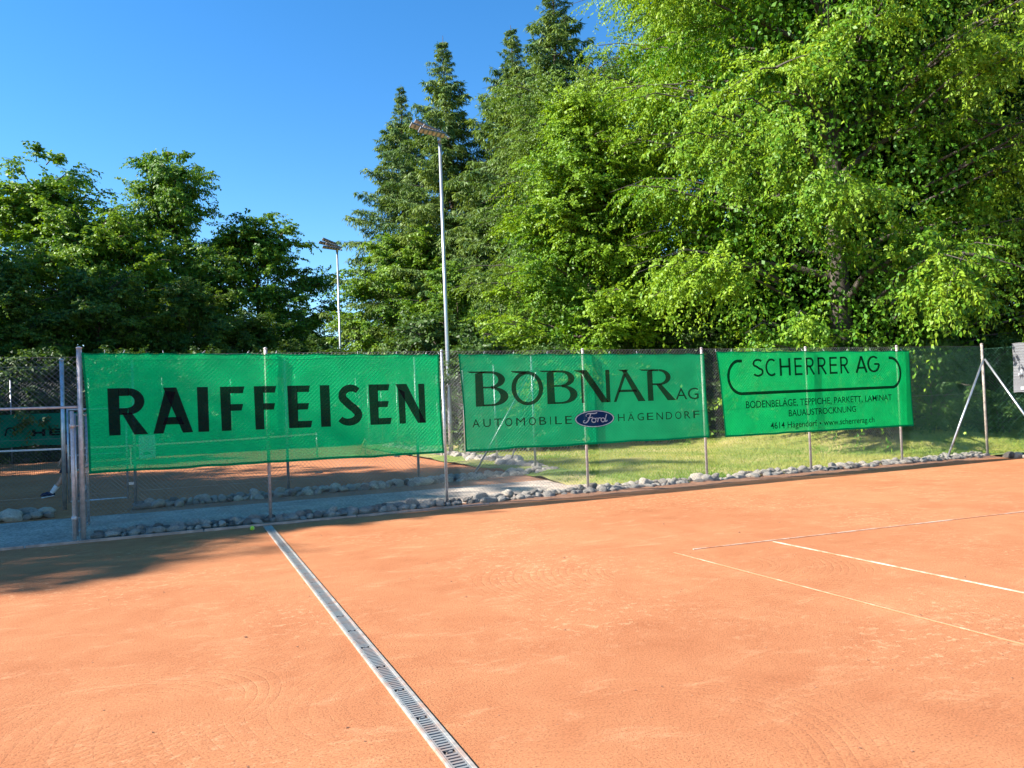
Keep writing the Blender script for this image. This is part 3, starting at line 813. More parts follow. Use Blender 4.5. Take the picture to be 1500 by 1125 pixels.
# ---- second banner: flared serif capitals, small capitals and an oval badge
def hB(p):
    p.quad((.14, 0), (.36, 0), (.345, 1), (.15, .93)); p.quad((-.06, 1.0), (.02, .955), (.35, .945), (.50, 1.0)); p.quad((.34, .94), (.55, .935), (.55, 1), (.34, 1))
    p.arc(.55, .755, (.38, .245), (.20, .18), 90, -90); p.quad((.34, .51), (.58, .51), (.58, .56), (.34, .56))
    p.arc(.56, .275, (.44, .275), (.23, .215), 90, -90); p.quad((.34, 0), (.57, 0), (.57, .055), (.34, .055))
def hO(p):
    p.arc(.52, .49, (.48, .50), (.345, .405), 0, 360, 44); p.quad((.02, 1.0), (.10, .955), (.42, .90), (.60, .99))
def hN(p):
    p.quad((.17, 0), (.24, 0), (.24, .80), (.17, .9)); p.quad((-.02, 1.0), (.06, .955), (.25, .88), (.30, 1.0)); p.quad((.86, 0), (.975, 0), (.975, 1), (.86, 1)); p.quad((.72, 0), (.93, 0), (.34, 1), (.14, 1), 10)
def hA(p):
    p.quad((.0, 0), (.085, 0), (.42, .86), (.32, .86)); p.quad((.77, 0), (1.0, 0), (.42, 1), (.28, .98), 10); p.quad((.16, 1.0), (.24, .955), (.42, .92), (.50, 1.0)); p.quad((.15, .30), (.74, .30), (.72, .375), (.19, .375))
def hR(p):
    p.quad((.20, 0), (.37, 0), (.36, 1), (.20, .93)); p.quad((-.04, 1.0), (.04, .955), (.36, .945), (.46, 1.0)); p.quad((.34, .94), (.55, .935), (.55, 1), (.34, 1))
    p.arc(.56, .745, (.36, .255), (.205, .19), 90, -90); p.quad((.35, .49), (.58, .49), (.58, .555), (.35, .555)); p.quad((.80, 0), (1.06, 0), (.62, .52), (.46, .52), 8)
t2, y2 = banner('mesh_banner', 'see-through green banner reading BOBNAR AG with blue oval badge', 'banner_green_open', (4.41, 2.645), (4.48, .925), (9.64, 2.60), (9.69, .90), 17.0,
                [0, .09, .2, .33, .46, .58, .70, .83, .93, 1])
zl = lambda x: (1.708 + (1.684 - 1.708) * (x - 4.7) / 4.1, 2.33 + (2.297 - 2.33) * (x - 4.7) / 4.1)
XB = [4.60, 5.33, 5.37, 6.03, 6.0, 6.73, 6.68, 7.45, 7.5, 8.21, 8.12, 8.87]
for i, g in enumerate((hB, hO, hB, hN, hA, hR)):
    p = Print(y2); lettering(p, g, XB[2 * i], XB[2 * i + 1], zl, g); p.build('letter', 'ink_olive', t2)
font_text('AG', box_T(8.91, 9.46, 1.69, 1.912, 1.687, 1.909), y2, .0045, 'small_lettering', 'ink_olive', t2)
def spaced(body, T, yf, m, parent, w=None):
    n = len(body); o = None
    adv = [(.55 if c == 'I' else (1.25 if c == 'M' else 1.0)) for c in body]; tot = sum(adv); acc = 0
    for c, a in zip(body, adv):
        u0, u1 = acc / tot, (acc + a) / tot; acc += a
        k0, k1 = (u0 + (u1 - u0) * (.18 if c != 'I' else .42), u1 - (u1 - u0) * (.14 if c != 'I' else .42))
        TT = (lambda k0, k1: lambda u, v: T(k0 + (k1 - k0) * u, v))(k0, k1)
        font_text(c, TT, yf, .0045, 'small_lettering', m, parent)
spaced('AUTOMOBILE', box_T(4.585, 6.62, 1.345, 1.485, 1.320, 1.468), y2, 'ink_olive', t2)
spaced('HÄGENDORF', box_T(7.54, 9.49, 1.322, 1.460, 1.302, 1.450), y2, 'ink_olive', t2)
# oval badge: white rim, blue field, white script
cx, cz, rx, rz_ = 7.075, 1.392, .427, .163
p = Print(y2, .004); p.strip(epath(cx, cz, rx, rz_, 0, 360, 64), epath(cx, cz, rx * .975, rz_ * .945, 0, 360, 64)); p.build('badge_edge', 'ink_blue', t2)
p = Print(y2, .0046); p.strip(epath(cx, cz, rx * .975, rz_ * .945, 0, 360, 64), epath(cx, cz, rx * .925, rz_ * .86, 0, 360, 64)); p.build('badge_rim', 'ink_white', t2)
p = Print(y2, .0052)
for k in range(6): p.strip(epath(cx, cz, rx * .925 * (1 - k / 6), rz_ * .86 * (1 - k / 6), 0, 360, 64), epath(cx, cz, rx * .925 * (1 - (k + 1) / 6), rz_ * .86 * (1 - (k + 1) / 6), 0, 360, 64)); p.k = 0
p.build('badge_field', 'ink_blue', t2)
p = Print(y2, .0064); p.T = lambda u, v: (cx + u * rx, cz + v * rz_)
def bez(a, b_, c, d, n=10):
    return [tuple((1 - t) ** 3 * a[k] + 3 * (1 - t) ** 2 * t * b_[k] + 3 * (1 - t) * t * t * c[k] + t ** 3 * d[k] for k in (0, 1)) for t in [i / n for i in range(n + 1)]]
AS = rx / rz_
# F: swash over the word, stem with a curl, cross stroke
p.stroke(bez((-.42, .30), (-.50, .62), (-.30, .66), (-.10, .62)) + bez((-.10, .62), (.0, .60), (.06, .62), (.12, .70))[1:], [.07] * 6 + [.12] * 15, AS)
p.stroke(bez((-.20, .60), (-.26, .20), (-.32, -.30), (-.46, -.42)) + bez((-.46, -.42), (-.60, -.50), (-.62, -.16), (-.50, -.14))[1:], [.14] * 11 + [.09] * 10, AS)
p.stroke([(-.36, .12), (-.24, .16), (-.10, .18)], .10, AS)
p.stroke(epath(-.06, -.17, .105, .24, 0, 360, 20), .11, AS); p.stroke(bez((.02, .02), (.06, .10), (.10, .02), (.14, .06)), .08, AS)
p.stroke([(.16, .08), (.15, -.15), (.12, -.38)], .12, AS); p.stroke(bez((.15, -.05), (.20, .10), (.24, .12), (.30, .02)), .10, AS)
p.stroke(epath(.40, -.17, .095, .23, 0, 360, 20), .11, AS); p.stroke(bez((.60, .48), (.56, .20), (.50, -.20), (.52, -.36)) + [(.58, -.34), (.62, -.22)], .12, AS)
p.build('badge_script', 'ink_white', t2)

# ---- third banner: thin capitals inside an open frame line
t3, y3 = banner('mesh_banner', 'bright green banner reading SCHERRER AG inside an open rounded frame line', 'banner_green_bright', (9.94, 2.64), (10.07, .885), (15.40, 2.61), (15.43, .865), 29.0,
                [0, .07, .18, .30, .42, .53, .65, .78, .90, .96, 1])
p = Print(y3); p.T = lambda x, z: (x, z)
fr_path = [(10.58, 2.432), (10.50, 2.430)] + epath(10.50, 2.10, .285, .335, 95, 180, 14) + epath(10.56, 2.10, .345, .345, 180, 268, 16)
fr_path += [(10.56 + (14.80 - 10.56) * i / 40, 1.757 + .02 * i / 40) for i in range(1, 41)] + epath(14.80, 2.11, .275, .335, -86, 0, 16) + epath(14.78, 2.11, .295, .335, 0, 92, 14)[1:] + [(14.735, 2.447)]
p.stroke(fr_path, .062); p.build('frame_line', 'ink_dark_green', t3)
def stroke_letters():
    A = .62; w = .115
    S = lambda p: p.stroke(epath(.5, .745, .42, .205, 35, 215, 14) + [(.38, .57), (.60, .47)] + epath(.5, .265, .45, .215, 40, -150, 16), w, A)
    Cc = lambda p: p.stroke(epath(.56, .5, .50, .45, 52, 308, 24), w, A * 1.15)
    Hh = lambda p: (p.stroke([(.10, 0), (.10, .5), (.10, 1)], w, A), p.stroke([(.90, 0), (.90, .5), (.90, 1)], w, A), p.stroke([(.1, .52), (.5, .52), (.9, .52)], w, A))
    Ee = lambda p: (p.stroke([(.12, 0), (.12, .5), (.12, 1)], w, A), p.stroke([(.1, .945), (.9, .945)], w, A), p.stroke([(.1, .52), (.85, .52)], w, A), p.stroke([(.1, .055), (.92, .055)], w, A))
    Rr = lambda p: (p.stroke([(.12, 0), (.12, .5), (.12, 1)], w, A), p.stroke([(.1, .945), (.45, .945)] + epath(.50, .72, .32, .225, 90, -90, 14) + [(.1, .495)], w, A), p.stroke([(.42, .50), (.92, 0)], w, A))
    Aa = lambda p: (p.stroke([(.06, 0), (.5, 1)], w, A), p.stroke([(.94, 0), (.5, 1)], w, A), p.stroke([(.2, .30), (.8, .30)], w, A))
    Gg = lambda p: p.stroke(epath(.5, .5, .45, .45, 48, 352, 26) + [(.94, .50), (.55, .50)], w, A * 1.1)
    zl = lambda x: (2.098 + (2.127 - 2.098) * (x - 10.87) / 3.57, 2.467 + (2.497 - 2.467) * (x - 10.87) / 3.57)
    xs = [(10.85, 11.12, S), (11.19, 11.47, Cc), (11.56, 11.86, Hh), (11.96, 12.20, Ee), (12.28, 12.53, Rr), (12.61, 12.87, Rr), (12.95, 13.20, Ee), (13.26, 13.52, Rr), (13.72, 14.06, Aa), (14.08, 14.44, Gg)]
    for a, b_, g in xs:
        p = Print(y3); lettering(p, g, a, b_, zl, g); p.build('letter', 'ink_dark_green', t3)
stroke_letters()
font_text('BODENBELÄGE, TEPPICHE, PARKETT, LAMINAT', box_T(10.63, 14.77, 1.455, 1.595, 1.483, 1.612), y3, .0045, 'small_lettering', 'ink_dark_green', t3, .004)
font_text('BAUAUSTROCKNUNG', box_T(11.75, 13.66, 1.238, 1.374, 1.263, 1.390), y3, .0045, 'small_lettering', 'ink_dark_green', t3, .004)
zt_ = lambda x: (.997 + .010 * (x - 11.25) / 2.95, 1.131 - .004 * (x - 11.25) / 2.95)
for body, xa, xb in (('4614', 11.25, 11.63), ('Hägendorf', 11.71, 12.52), ('www.scherrerag.ch', 12.71, 14.20)):
    font_text(body, box_T(xa, xb, *zt_(xa), *zt_(xb)), y3, .0045, 'small_lettering', 'ink_dark_green', t3, .004)
p = Print(y3); p.T = lambda x, z: (x, z); p.strip(epath(12.615, 1.055, .022, .022, 90, 270, 8), epath(12.615, 1.055, .022, .022, 90, -90, 8)); p.build('bullet', 'ink_dark_green', t3)

# ---- far banner on the back fence with the arch mark and wide capitals
def far_banner():
    t = thing('mesh_banner', 'dark green banner lettered HEAD on far back fence', 'banner', (-6, 39.1, .7))
    b = MB(); n = 30
    V = []
    for i in range(n + 1):
        x = -10.4 + 8.4 * i / n
        for j in range(5): V.append((x, 39.12 - .02 * math.sin(x * 2 + j), .72 - .03 * math.sin(i * .7) * (j == 0) + 1.40 * j / 4))
    b.add(V, [(i * 5 + j, i * 5 + 5 + j, i * 5 + 6 + j, i * 5 + 1 + j) for i in range(n) for j in range(4)]); b.build('cloth', 'banner_far', t, True)
    yf = lambda x, z: 39.08
    def bar(p, pts, w): p.stroke(pts, w)
    for x0, kind in ((-6.2, 'H'), (-5.56, 'E'), (-5.0, 'A'), (-4.36, 'D')):
        p = Print(yf, .004); p.T = lambda u, v, x0=x0: (x0 + u * .50, 1.14 + v * .30)
        if kind == 'H': p.quad((0, 0), (.25, 0), (.25, 1), (0, 1)); p.quad((.75, 0), (1, 0), (1, 1), (.75, 1)); p.quad((.2, .36), (.8, .36), (.8, .64), (.2, .64))
        if kind == 'E': p.quad((0, 0), (.25, 0), (.25, 1), (0, 1)); [p.quad((.2, z), (.85, z), (.85, z + .24), (.2, z + .24)) for z in (0, .38, .76)]
        if kind == 'A': p.quad((0, 0), (.28, 0), (.64, 1), (.36, 1)); p.quad((.72, 0), (1, 0), (.64, 1), (.36, 1)); p.quad((.2, .2), (.8, .2), (.74, .4), (.26, .4))
        if kind == 'D': p.quad((0, 0), (.25, 0), (.25, 1), (0, 1)); p.arc(.4, .5, (.55, .5), (.3, .26), 90, -90); p.quad((.2, .76), (.42, .76), (.42, 1), (.2, 1)); p.quad((.2, 0), (.42, 0), (.42, .24), (.2, .24))
        p.build('letter', 'ink_black', t)
    p = Print(yf, .004); p.T = lambda x, z: (x, z); p.stroke([(-7.20, 1.20), (-7.16, 1.38)] + epath(-7.01, 1.38, .15, .17, 170, 30, 12) + [(-6.80, 1.36), (-6.74, 1.33)], .06)
    p.stroke([(-7.02, 1.42), (-6.96, 1.42)], .05); p.build('arch_mark', 'ink_black', t)
far_banner()

# ---- pale banner at the right edge
def grey_banner():
    t = thing('mesh_banner', 'pale grey banner with faded print cut off by right edge', 'banner', (17.88, 11, 1.54))
    b = MB(); V = []; n = 30
    for i in range(n + 1):
        y = 12.02 - 2.6 * i / n
        for j in range(9): V.append((17.90 + .012 * math.sin(y * 4 + j * .8), y + .02 * (8 - j) / 8, 1.54 + 1.15 * j / 8 + .01 * math.sin(i)))
    b.add(V, [(i * 9 + j, i * 9 + j + 1, i * 9 + j + 10, i * 9 + j + 9) for i in range(n) for j in range(8)]); b.build('cloth', 'banner_grey', t, True)
    for nm, m, (ya, yb, za, zb) in (('printed_panel', 'ink_pink', (11.72, 9.7, 1.68, 2.48)), ('printed_stripe', 'ink_white', (11.86, 9.8, 1.60, 1.67))):
        b = MB(); k = 10; b.add([(17.875, ya + (yb - ya) * i / k, z) for i in range(k + 1) for z in (za, zb)], [(2 * i, 2 * i + 1, 2 * i + 3, 2 * i + 2) for i in range(k)]); b.build(nm, m, t)
    b = MB(); b.add([(17.872, y, z) for y, z in ((11.90, 1.93), (11.80, 1.93), (11.80, 2.06), (11.84, 2.06), (11.84, 1.98), (11.90, 1.98))], [(0, 1, 2, 3, 4, 5)]); b.build('printed_mark', 'ink_white', t)
grey_banner()

# ================================================================== VEGETATION
UP = np.array([0, 0, 1.0])
def nrmz(a): return a / np.maximum(np.linalg.norm(a, axis=-1, keepdims=True), 1e-9)

def leaf_quads(P, D, N, L, W):
    """bent rhombic leaves: base, two mid points, tip"""
    S = nrmz(np.cross(N, D)); Nn = np.cross(D, S)
    mid = P + D * (L * .45)[:, None]
    a = P; b = mid + S * (W / 2)[:, None] + Nn * (W * .18)[:, None]; c = P + D * L[:, None] - Nn * (L * .10)[:, None]; d = mid - S * (W / 2)[:, None] + Nn * (W * .18)[:, None]
    V = np.stack([a, b, c, d], 1).reshape(-1, 3)
    return V, np.arange(len(V)).reshape(-1, 4)

def grow_leaves(rng, S, D, Ln, per, leaf, droop, tint_t, hang=0.35, size_jit=.3, spread=1.0):
    """leaves along T twigs (start S, direction D, length Ln); returns positions, directions, normals, sizes, tints"""
    T = len(S); n = T * per
    s = np.tile((np.arange(per) + .5) / per, T) + rng.uniform(-.5, .5, n) / per
    k = np.repeat(np.arange(T), per)
    l = Ln[k] * s
    Pp = S[k] + D[k] * l[:, None]; Pp[:, 2] -= droop * l ** 2
    tan = D[k].copy(); tan[:, 2] -= 2 * droop * l; tan = nrmz(tan)
    side = nrmz(np.cross(tan, UP) + rng.normal(0, .25, (n, 3))); sg = np.where(np.arange(n) % 2 == 0, 1.0, -1.0)
    d = nrmz(tan * .45 + side * (sg * .8 * spread)[:, None] - UP * hang + rng.normal(0, .35, (n, 3)))
    N = nrmz(UP * .8 + rng.normal(0, .55, (n, 3)))
    sz = leaf * (1 + rng.uniform(-size_jit, size_jit, n))
    tint = np.clip(tint_t[k] + rng.normal(0, .14, n), 0, 1)
    return Pp + side * (sg * .02)[:, None], d, N, sz, tint

def tree_wood(paths, sides=6):
    b = MB()
    for pts, r0, r1, n in paths:
        m = len(pts); b.tube(pts, [r0 + (r1 - r0) * (i / (m - 1)) ** .8 for i in range(m)], n, False)
    return b

def broadleaf(seed, H, Rm, base_z, n_limb, subs, twigs, per, leaf, ratio=.55, droop=.10, env=None, bark='bark', mat='leaf_maple', hang=.35, tw_len=(.5, 1.1), catkin=0.0, up=.55, lean=(0, 0), trunk_r=None, shell=0, sh_tw=22, sh_r=1.1, core=0, clumps=0, cl_r=1.2, weep=0.0):
    rng = np.random.default_rng(seed); rnd = random.Random(seed)
    if env is None: env = lambda t: (np.sin(np.clip(t, 0, 1) * math.pi * .92 + .12)) ** .7
    wood = []
    tr = trunk_r or H * .018 + .06
    tp = [Vector((lean[0] * z / H + .12 * mnoise.noise(Vector((z * .3, seed, 0))) * min(1, z / 3), lean[1] * z / H + .12 * mnoise.noise(Vector((z * .3, seed, 9))) * min(1, z / 3), z)) for z in np.linspace(-.3, H * .93, 14)]
    wood.append((tp, tr, .03, 10))
    S, D, Ln, TT = [], [], [], []
    for i in range(n_limb):
        t = (i + rnd.random()) / n_limb
        z0 = base_z * .75 + (H * .9 - base_z * .75) * t ** .95
        k = min(len(tp) - 1.001, max(0, (z0 + .3) / (H * .93 + .3) * 13)); o = tp[int(k)].lerp(tp[int(k) + 1], k - int(k))
        tz = (z0 - base_z) / (H - base_z)
        az = i * 2.39996 + rnd.uniform(-.35, .35)
        reach = Rm * float(env(min(1, max(0, tz + .12)))) * rnd.uniform(.72, 1.12) * (.76 if clumps else 1)
        rise = up * reach * (0.35 + tz) * rnd.uniform(.6, 1.2)
        out = Vector((math.cos(az), math.sin(az), 0))
        pts = []
        for q in range(8):
            f = q / 7
            pts.append(o + out * reach * f + Vector((0, 0, rise * math.sin(f * math.pi * .62) - droop * 1.3 * reach * f ** 3)) + Vector((rnd.uniform(-.12, .12), rnd.uniform(-.12, .12), rnd.uniform(-.08, .08))) * min(1, f * 3) * reach * .25)
        wood.append((pts, tr * (.34 - .2 * t), .010, 6))
        ltint = rnd.uniform(.2, .8)
        for j in range(subs):
            f = .22 + .78 * (j + rnd.random()) / subs
            k = min(6.999, f * 7); p = pts[int(k)].lerp(pts[int(k) + 1], k - int(k)); tan = (pts[int(k) + 1] - pts[int(k)]).normalized()
            rot = Matrix.Rotation((1 if j % 2 else -1) * rnd.uniform(.3, 1.25), 3, 'Z'); d = (rot @ tan) + Vector((0, 0, rnd.uniform(-.35, .5))); d.normalize()
            sl = (.26 * reach * (1.15 - .6 * f) + .35) * rnd.uniform(.7, 1.3)
            sp = [p + d * sl * g - Vector((0, 0, droop * (sl * g) ** 2)) for g in (0, .35, .7, 1)]
            wood.append((sp, .018 + .012 * sl, .006, 4))
            stint = np.clip(ltint + rnd.uniform(-.25, .25), 0, 1)
            for q in range(twigs):
                g = .1 + .9 * (q + rnd.random()) / twigs
                kk = min(2.999, g * 3); s0 = sp[int(kk)].lerp(sp[int(kk) + 1], kk - int(kk))
                dd = d + Vector((rnd.gauss(0, .55), rnd.gauss(0, .55), rnd.gauss(0, .38))); dd.normalize()
                S.append(s0); D.append(dd); Ln.append(rnd.uniform(*tw_len) * (.6 + .5 * math.sqrt(sl))); TT.append(stint)
    # boughs spread through the outer crown
    for q in range(shell):
        if clumps:                                   # boughs gather into large hanging clumps with shade between
            kc = q % clumps; rc = random.Random(seed * 1000 + kc)
            t = ((kc + rc.random()) / clumps) ** .85; az = kc * 2.39996 + rc.uniform(-.4, .4); rr = Rm * float(env(t)) * rc.uniform(.74, 1.02)
            c = Vector((math.cos(az) * rr, math.sin(az) * rr, base_z + (H - base_z) * t)) + Vector((rnd.gauss(0, .75), rnd.gauss(0, .75), rnd.gauss(0, .6))) * cl_r * rc.uniform(.7, 1.25)
            c.z = max(c.z, .4); out = Vector((c.x, c.y, 0)).normalized(); rr = math.hypot(c.x, c.y); ctint = rc.uniform(.2, .85)
        else:
            t = rnd.random() ** .9; az = rnd.uniform(0, 6.283); rr = Rm * float(env(t)) * rnd.uniform(.62, 1.0); ctint = None
            c = Vector((math.cos(az) * rr, math.sin(az) * rr, base_z + (H - base_z) * t)); out = Vector((math.cos(az), math.sin(az), 0))
        br = sh_r * rnd.uniform(.6, 1.4); inn = c - out * min(rr * .6, 2.6 * br) - Vector((0, 0, .5 * br * up * 2)); stint = rnd.uniform(.15, .85) if ctint is None else min(1, max(0, ctint + rnd.uniform(-.2, .2)))
        wood.append(([inn, inn.lerp(c, .5) + Vector((0, 0, .15 * br)), c, c + out * br * .7 - Vector((0, 0, droop * 2 * br))], .03 + .012 * br, .006, 4))
        for w_ in range(sh_tw):
            g = rnd.random(); s0 = inn.lerp(c, .35 + .65 * g) + Vector((rnd.gauss(0, .22), rnd.gauss(0, .22), rnd.gauss(0, .12))) * br
            dd = out * .8 + Vector((rnd.gauss(0, .6), rnd.gauss(0, .6), rnd.gauss(.05, .35) - weep * rnd.uniform(.3, 1.3))); dd.normalize()
            S.append(s0); D.append(dd); Ln.append(br * rnd.uniform(.6, 1.15)); TT.append(min(1, max(0, stint + rnd.gauss(0, .1))))
    # crown top leader
    for q in range(twigs * 4):
        s0 = tp[-1] + Vector((rnd.gauss(0, .2), rnd.gauss(0, .2), rnd.uniform(-1.2, .2))); dd = Vector((rnd.gauss(0, .6), rnd.gauss(0, .6), .7)).normalized()
        S.append(s0); D.append(dd); Ln.append(rnd.uniform(*tw_len)); TT.append(.6)
    S = np.array([tuple(v) for v in S]); D = np.array([tuple(v) for v in D]); Ln = np.array(Ln); TT = np.array(TT, float)
    P, d, N, sz, tint = grow_leaves(rng, S, D, Ln, per, leaf, droop * 2.2 + .1, TT, hang)
    ax = nrmz(P * np.array([1, 1, 0.0]) + 1e-6); N = nrmz(N + ax * .55)
    W = sz * ratio
    if catkin > 0:
        m = rng.random(len(P)) < catkin
        d[m] = nrmz(-UP + rng.normal(0, .18, (m.sum(), 3))); W[m] = sz[m] * .30; sz[m] *= 1.1; tint[m] = np.clip(tint[m] + .45, 0, 1)
        N[m] = nrmz(rng.normal(0, 1, (m.sum(), 3)) * np.array([1, 1, .2]))
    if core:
        # inner leaves added as light blockers, tinted low to darken the crown's heart
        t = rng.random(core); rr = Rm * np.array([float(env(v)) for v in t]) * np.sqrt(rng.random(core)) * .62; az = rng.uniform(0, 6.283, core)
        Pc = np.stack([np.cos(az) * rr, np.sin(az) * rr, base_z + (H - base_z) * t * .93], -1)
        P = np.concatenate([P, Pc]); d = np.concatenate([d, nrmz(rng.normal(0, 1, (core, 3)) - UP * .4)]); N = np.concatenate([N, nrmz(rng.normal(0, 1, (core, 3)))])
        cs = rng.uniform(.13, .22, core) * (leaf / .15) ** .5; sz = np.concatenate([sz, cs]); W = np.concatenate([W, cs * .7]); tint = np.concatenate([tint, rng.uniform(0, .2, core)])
    V, Q = leaf_quads(P, d, N, sz, W)
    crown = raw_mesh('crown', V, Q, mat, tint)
    trunk = tree_wood(wood).mesh('trunk', bark, smooth=True)
    return trunk, crown

def conifer(seed, H, Rm, base_z, per=13, spray=.29, step=.46, bare=.08, sag=.30):
    rng = np.random.default_rng(seed); rnd = random.Random(seed)
    axis = lambda z: Vector((.15 * math.sin(z * .2 + seed), .15 * math.cos(z * .17 + seed), z))
    wood = [([axis(z) for z in np.linspace(-.3, H + .35, 18)], H * .012 + .05, .010, 9)]
    S, D, Ln, TT = [], [], [], []
    z = base_z
    while z < H:
        t = (z - base_z) / (H - base_z)
        n = rnd.choice((5, 6, 7)) if t < .9 else 4
        a0 = rnd.uniform(0, 6.28)
        for i in range(n):
            az = a0 + i * 6.283 / n + rnd.uniform(-.35, .35)
            L = Rm * ((1 - t) ** .95) * rnd.uniform(.45, 1.12) + .10
            if rnd.random() < .08: L *= 1.25
            out = Vector((math.cos(az), math.sin(az), 0)); o = axis(z + rnd.uniform(-.2, .2))
            tilt = .75 * t ** 2 - sag * (1 - t) * rnd.uniform(.6, 1.3)
            pts = [o + out * L * f + Vector((0, 0, L * (tilt * f - .16 * f * (1 - t) + .24 * f * f * (1 - t)))) for f in (0, .25, .5, .75, 1)]
            wood.append((pts, .012 + .009 * L, .005, 4))
            tn = rnd.uniform(.1, .85)
            m = max(4, int(L * 5.2)); perp = Vector((-out.y, out.x, 0))
            for j in range(m):
                f = bare + (1 - bare) * (j + rnd.random()) / m; k = min(3.999, f * 4); p = pts[int(k)].lerp(pts[int(k) + 1], k - int(k))
                sl = min((.40 * L * (1.06 - f) + .18) * rnd.uniform(.7, 1.25), 1.15) * (1 if t < .85 else .6)
                for sg_ in (1, -1):
                    dd = (out * .6 + perp * sg_ * rnd.uniform(.35, .95) + Vector((0, 0, rnd.uniform(-.75, .05)))).normalized()
                    S.append(p); D.append(dd); Ln.append(sl); TT.append(tn)
        z += step * (1.2 - .45 * t) * rnd.uniform(.75, 1.25)
    S = np.array([tuple(v) for v in S]); D = np.array([tuple(v) for v in D]); Ln = np.array(Ln); TT = np.array(TT)
    P, d, N, sz, tint = grow_leaves(rng, S, D, Ln, per, spray, .35, TT, hang=.65, spread=.5)
    ax = nrmz(P * np.array([1, 1, 0.0]) + 1e-6); N = nrmz(N + ax * .5)
    sz *= np.where(P[:, 2] > H * .9, .6, 1.0)
    V, Q = leaf_quads(P, d, N, sz, sz * .19)
    return tree_wood(wood).mesh('trunk', 'bark', smooth=True), raw_mesh('crown', V, Q, 'needles', np.clip(tint, 0, 1))

def plant(name, cat, label, kind, x, y, s=1.0, rz=0.0, group=None, z=0.0, sz=None, parts=('trunk', 'crown')):
    t = thing(name, label, cat, (x, y, z), group, rz); t.scale = (s, s, sz or s)
    for nm, me in zip(parts, kind):
        o = bpy.data.objects.new(nm, me); COL.objects.link(o); o.parent = t
    return t

ENV_M = lambda t: 1.02 * np.clip(1.06 - t, 0, 1) ** .85 * np.clip(.70 + 1.6 * t, 0, 1)
ENV_H = lambda t: np.clip(1.04 - max(0., t - .35) ** 1.6 * 1.25, .12, 1) * np.clip(.72 + 1.3 * t, 0, 1)
ENV_L = lambda t: np.clip(1.08 - t, 0, 1) ** .5 * np.clip(.55 + 1.3 * t, 0, 1)
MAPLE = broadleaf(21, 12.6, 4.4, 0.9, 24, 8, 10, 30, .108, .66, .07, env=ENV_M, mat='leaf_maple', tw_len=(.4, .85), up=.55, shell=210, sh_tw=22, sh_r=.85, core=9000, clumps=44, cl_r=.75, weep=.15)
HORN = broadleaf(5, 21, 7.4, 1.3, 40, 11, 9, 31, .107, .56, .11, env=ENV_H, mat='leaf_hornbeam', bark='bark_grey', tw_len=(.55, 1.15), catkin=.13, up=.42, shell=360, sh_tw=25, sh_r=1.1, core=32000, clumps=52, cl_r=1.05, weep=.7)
HORN2 = broadleaf(8, 20, 6.6, 1.2, 28, 9, 9, 26, .13, .55, .10, env=ENV_H, mat='leaf_dark_shaded', bark='bark_grey', tw_len=(.5, 1.1), catkin=.10, up=.45, shell=240, sh_tw=20, sh_r=1.15, core=24000, clumps=38, cl_r=1.1, weep=.5)  # darker species colour, also painting in the shade on the right-hand trees
LEFT1 = broadleaf(31, 19.5, 5.4, 2.5, 24, 7, 8, 18, .225, .66, .06, env=ENV_L, mat='leaf_left', tw_len=(.5, 1.0), up=.75, shell=170, sh_tw=15, sh_r=1.1, core=9000, clumps=30, cl_r=1.2)
LEFT2 = broadleaf(37, 16, 5.6, 1.5, 22, 7, 8, 18, .22, .66, .06, mat='leaf_left', tw_len=(.5, 1.0), up=.7, shell=170, sh_tw=15, sh_r=1.1, core=9000, clumps=30, cl_r=1.2)
SHRUB = broadleaf(44, 4.2, 2.1, .15, 14, 5, 6, 14, .15, .55, .12, mat='leaf_shrub', tw_len=(.35, .7), up=.7, trunk_r=.05, shell=60, sh_tw=14, sh_r=.6)
SPRUCE1 = conifer(3, 24, 7.2, 0.6)
SPRUCE2 = conifer(9, 25.5, 6.6, 1.0, sag=.38)

plant('maple_tree', 'tree', 'bright yellow-green leafy tree right of the tall mast', MAPLE, 13.7, 24.6, 1.0, .4)
plant('hornbeam_tree', 'tree', 'huge drooping bright green tree with yellowish hanging fruit, behind SCHERRER banner', HORN, 19.8, 18.9, 1.06, 1.2, z=.6, sz=1.16)
plant('hornbeam_tree', 'tree', 'tall green tree behind the huge drooping one, touching the top edge', HORN, 21.8, 26.2, 1.03, 3.9, z=.5)
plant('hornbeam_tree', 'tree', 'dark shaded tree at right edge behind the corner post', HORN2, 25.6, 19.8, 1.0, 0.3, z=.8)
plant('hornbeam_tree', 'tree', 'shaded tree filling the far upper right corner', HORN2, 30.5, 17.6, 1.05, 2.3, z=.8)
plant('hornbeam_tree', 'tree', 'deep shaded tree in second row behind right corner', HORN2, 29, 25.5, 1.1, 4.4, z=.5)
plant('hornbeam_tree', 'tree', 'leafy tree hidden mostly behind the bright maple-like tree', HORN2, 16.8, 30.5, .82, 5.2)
G1 = 'conifers behind the light masts'
plant('spruce_tree', 'tree', 'leftmost tall dark spruce left of the tall mast', SPRUCE1, 14.3, 51.5, 1.18, .5, G1, sz=1.0)
plant('spruce_tree', 'tree', 'pointed spruce directly behind the tall mast', SPRUCE2, 16.2, 46.8, 1.35, 2.0, G1, sz=1.0)
plant('spruce_tree', 'tree', 'slender spruce just right of the tall mast', SPRUCE1, 19.0, 42.6, 1.42, 3.4, G1, sz=1.02)
plant('spruce_tree', 'tree', 'tallest spruce reaching the top edge left of bright trees', SPRUCE2, 19.7, 38.9, 1.5, 4.9, G1, sz=1.03)
plant('spruce_tree', 'tree', 'lower spruce filling the dark gap between conifers', SPRUCE1, 16.6, 41.5, .85, 1.1, G1, sz=.66)
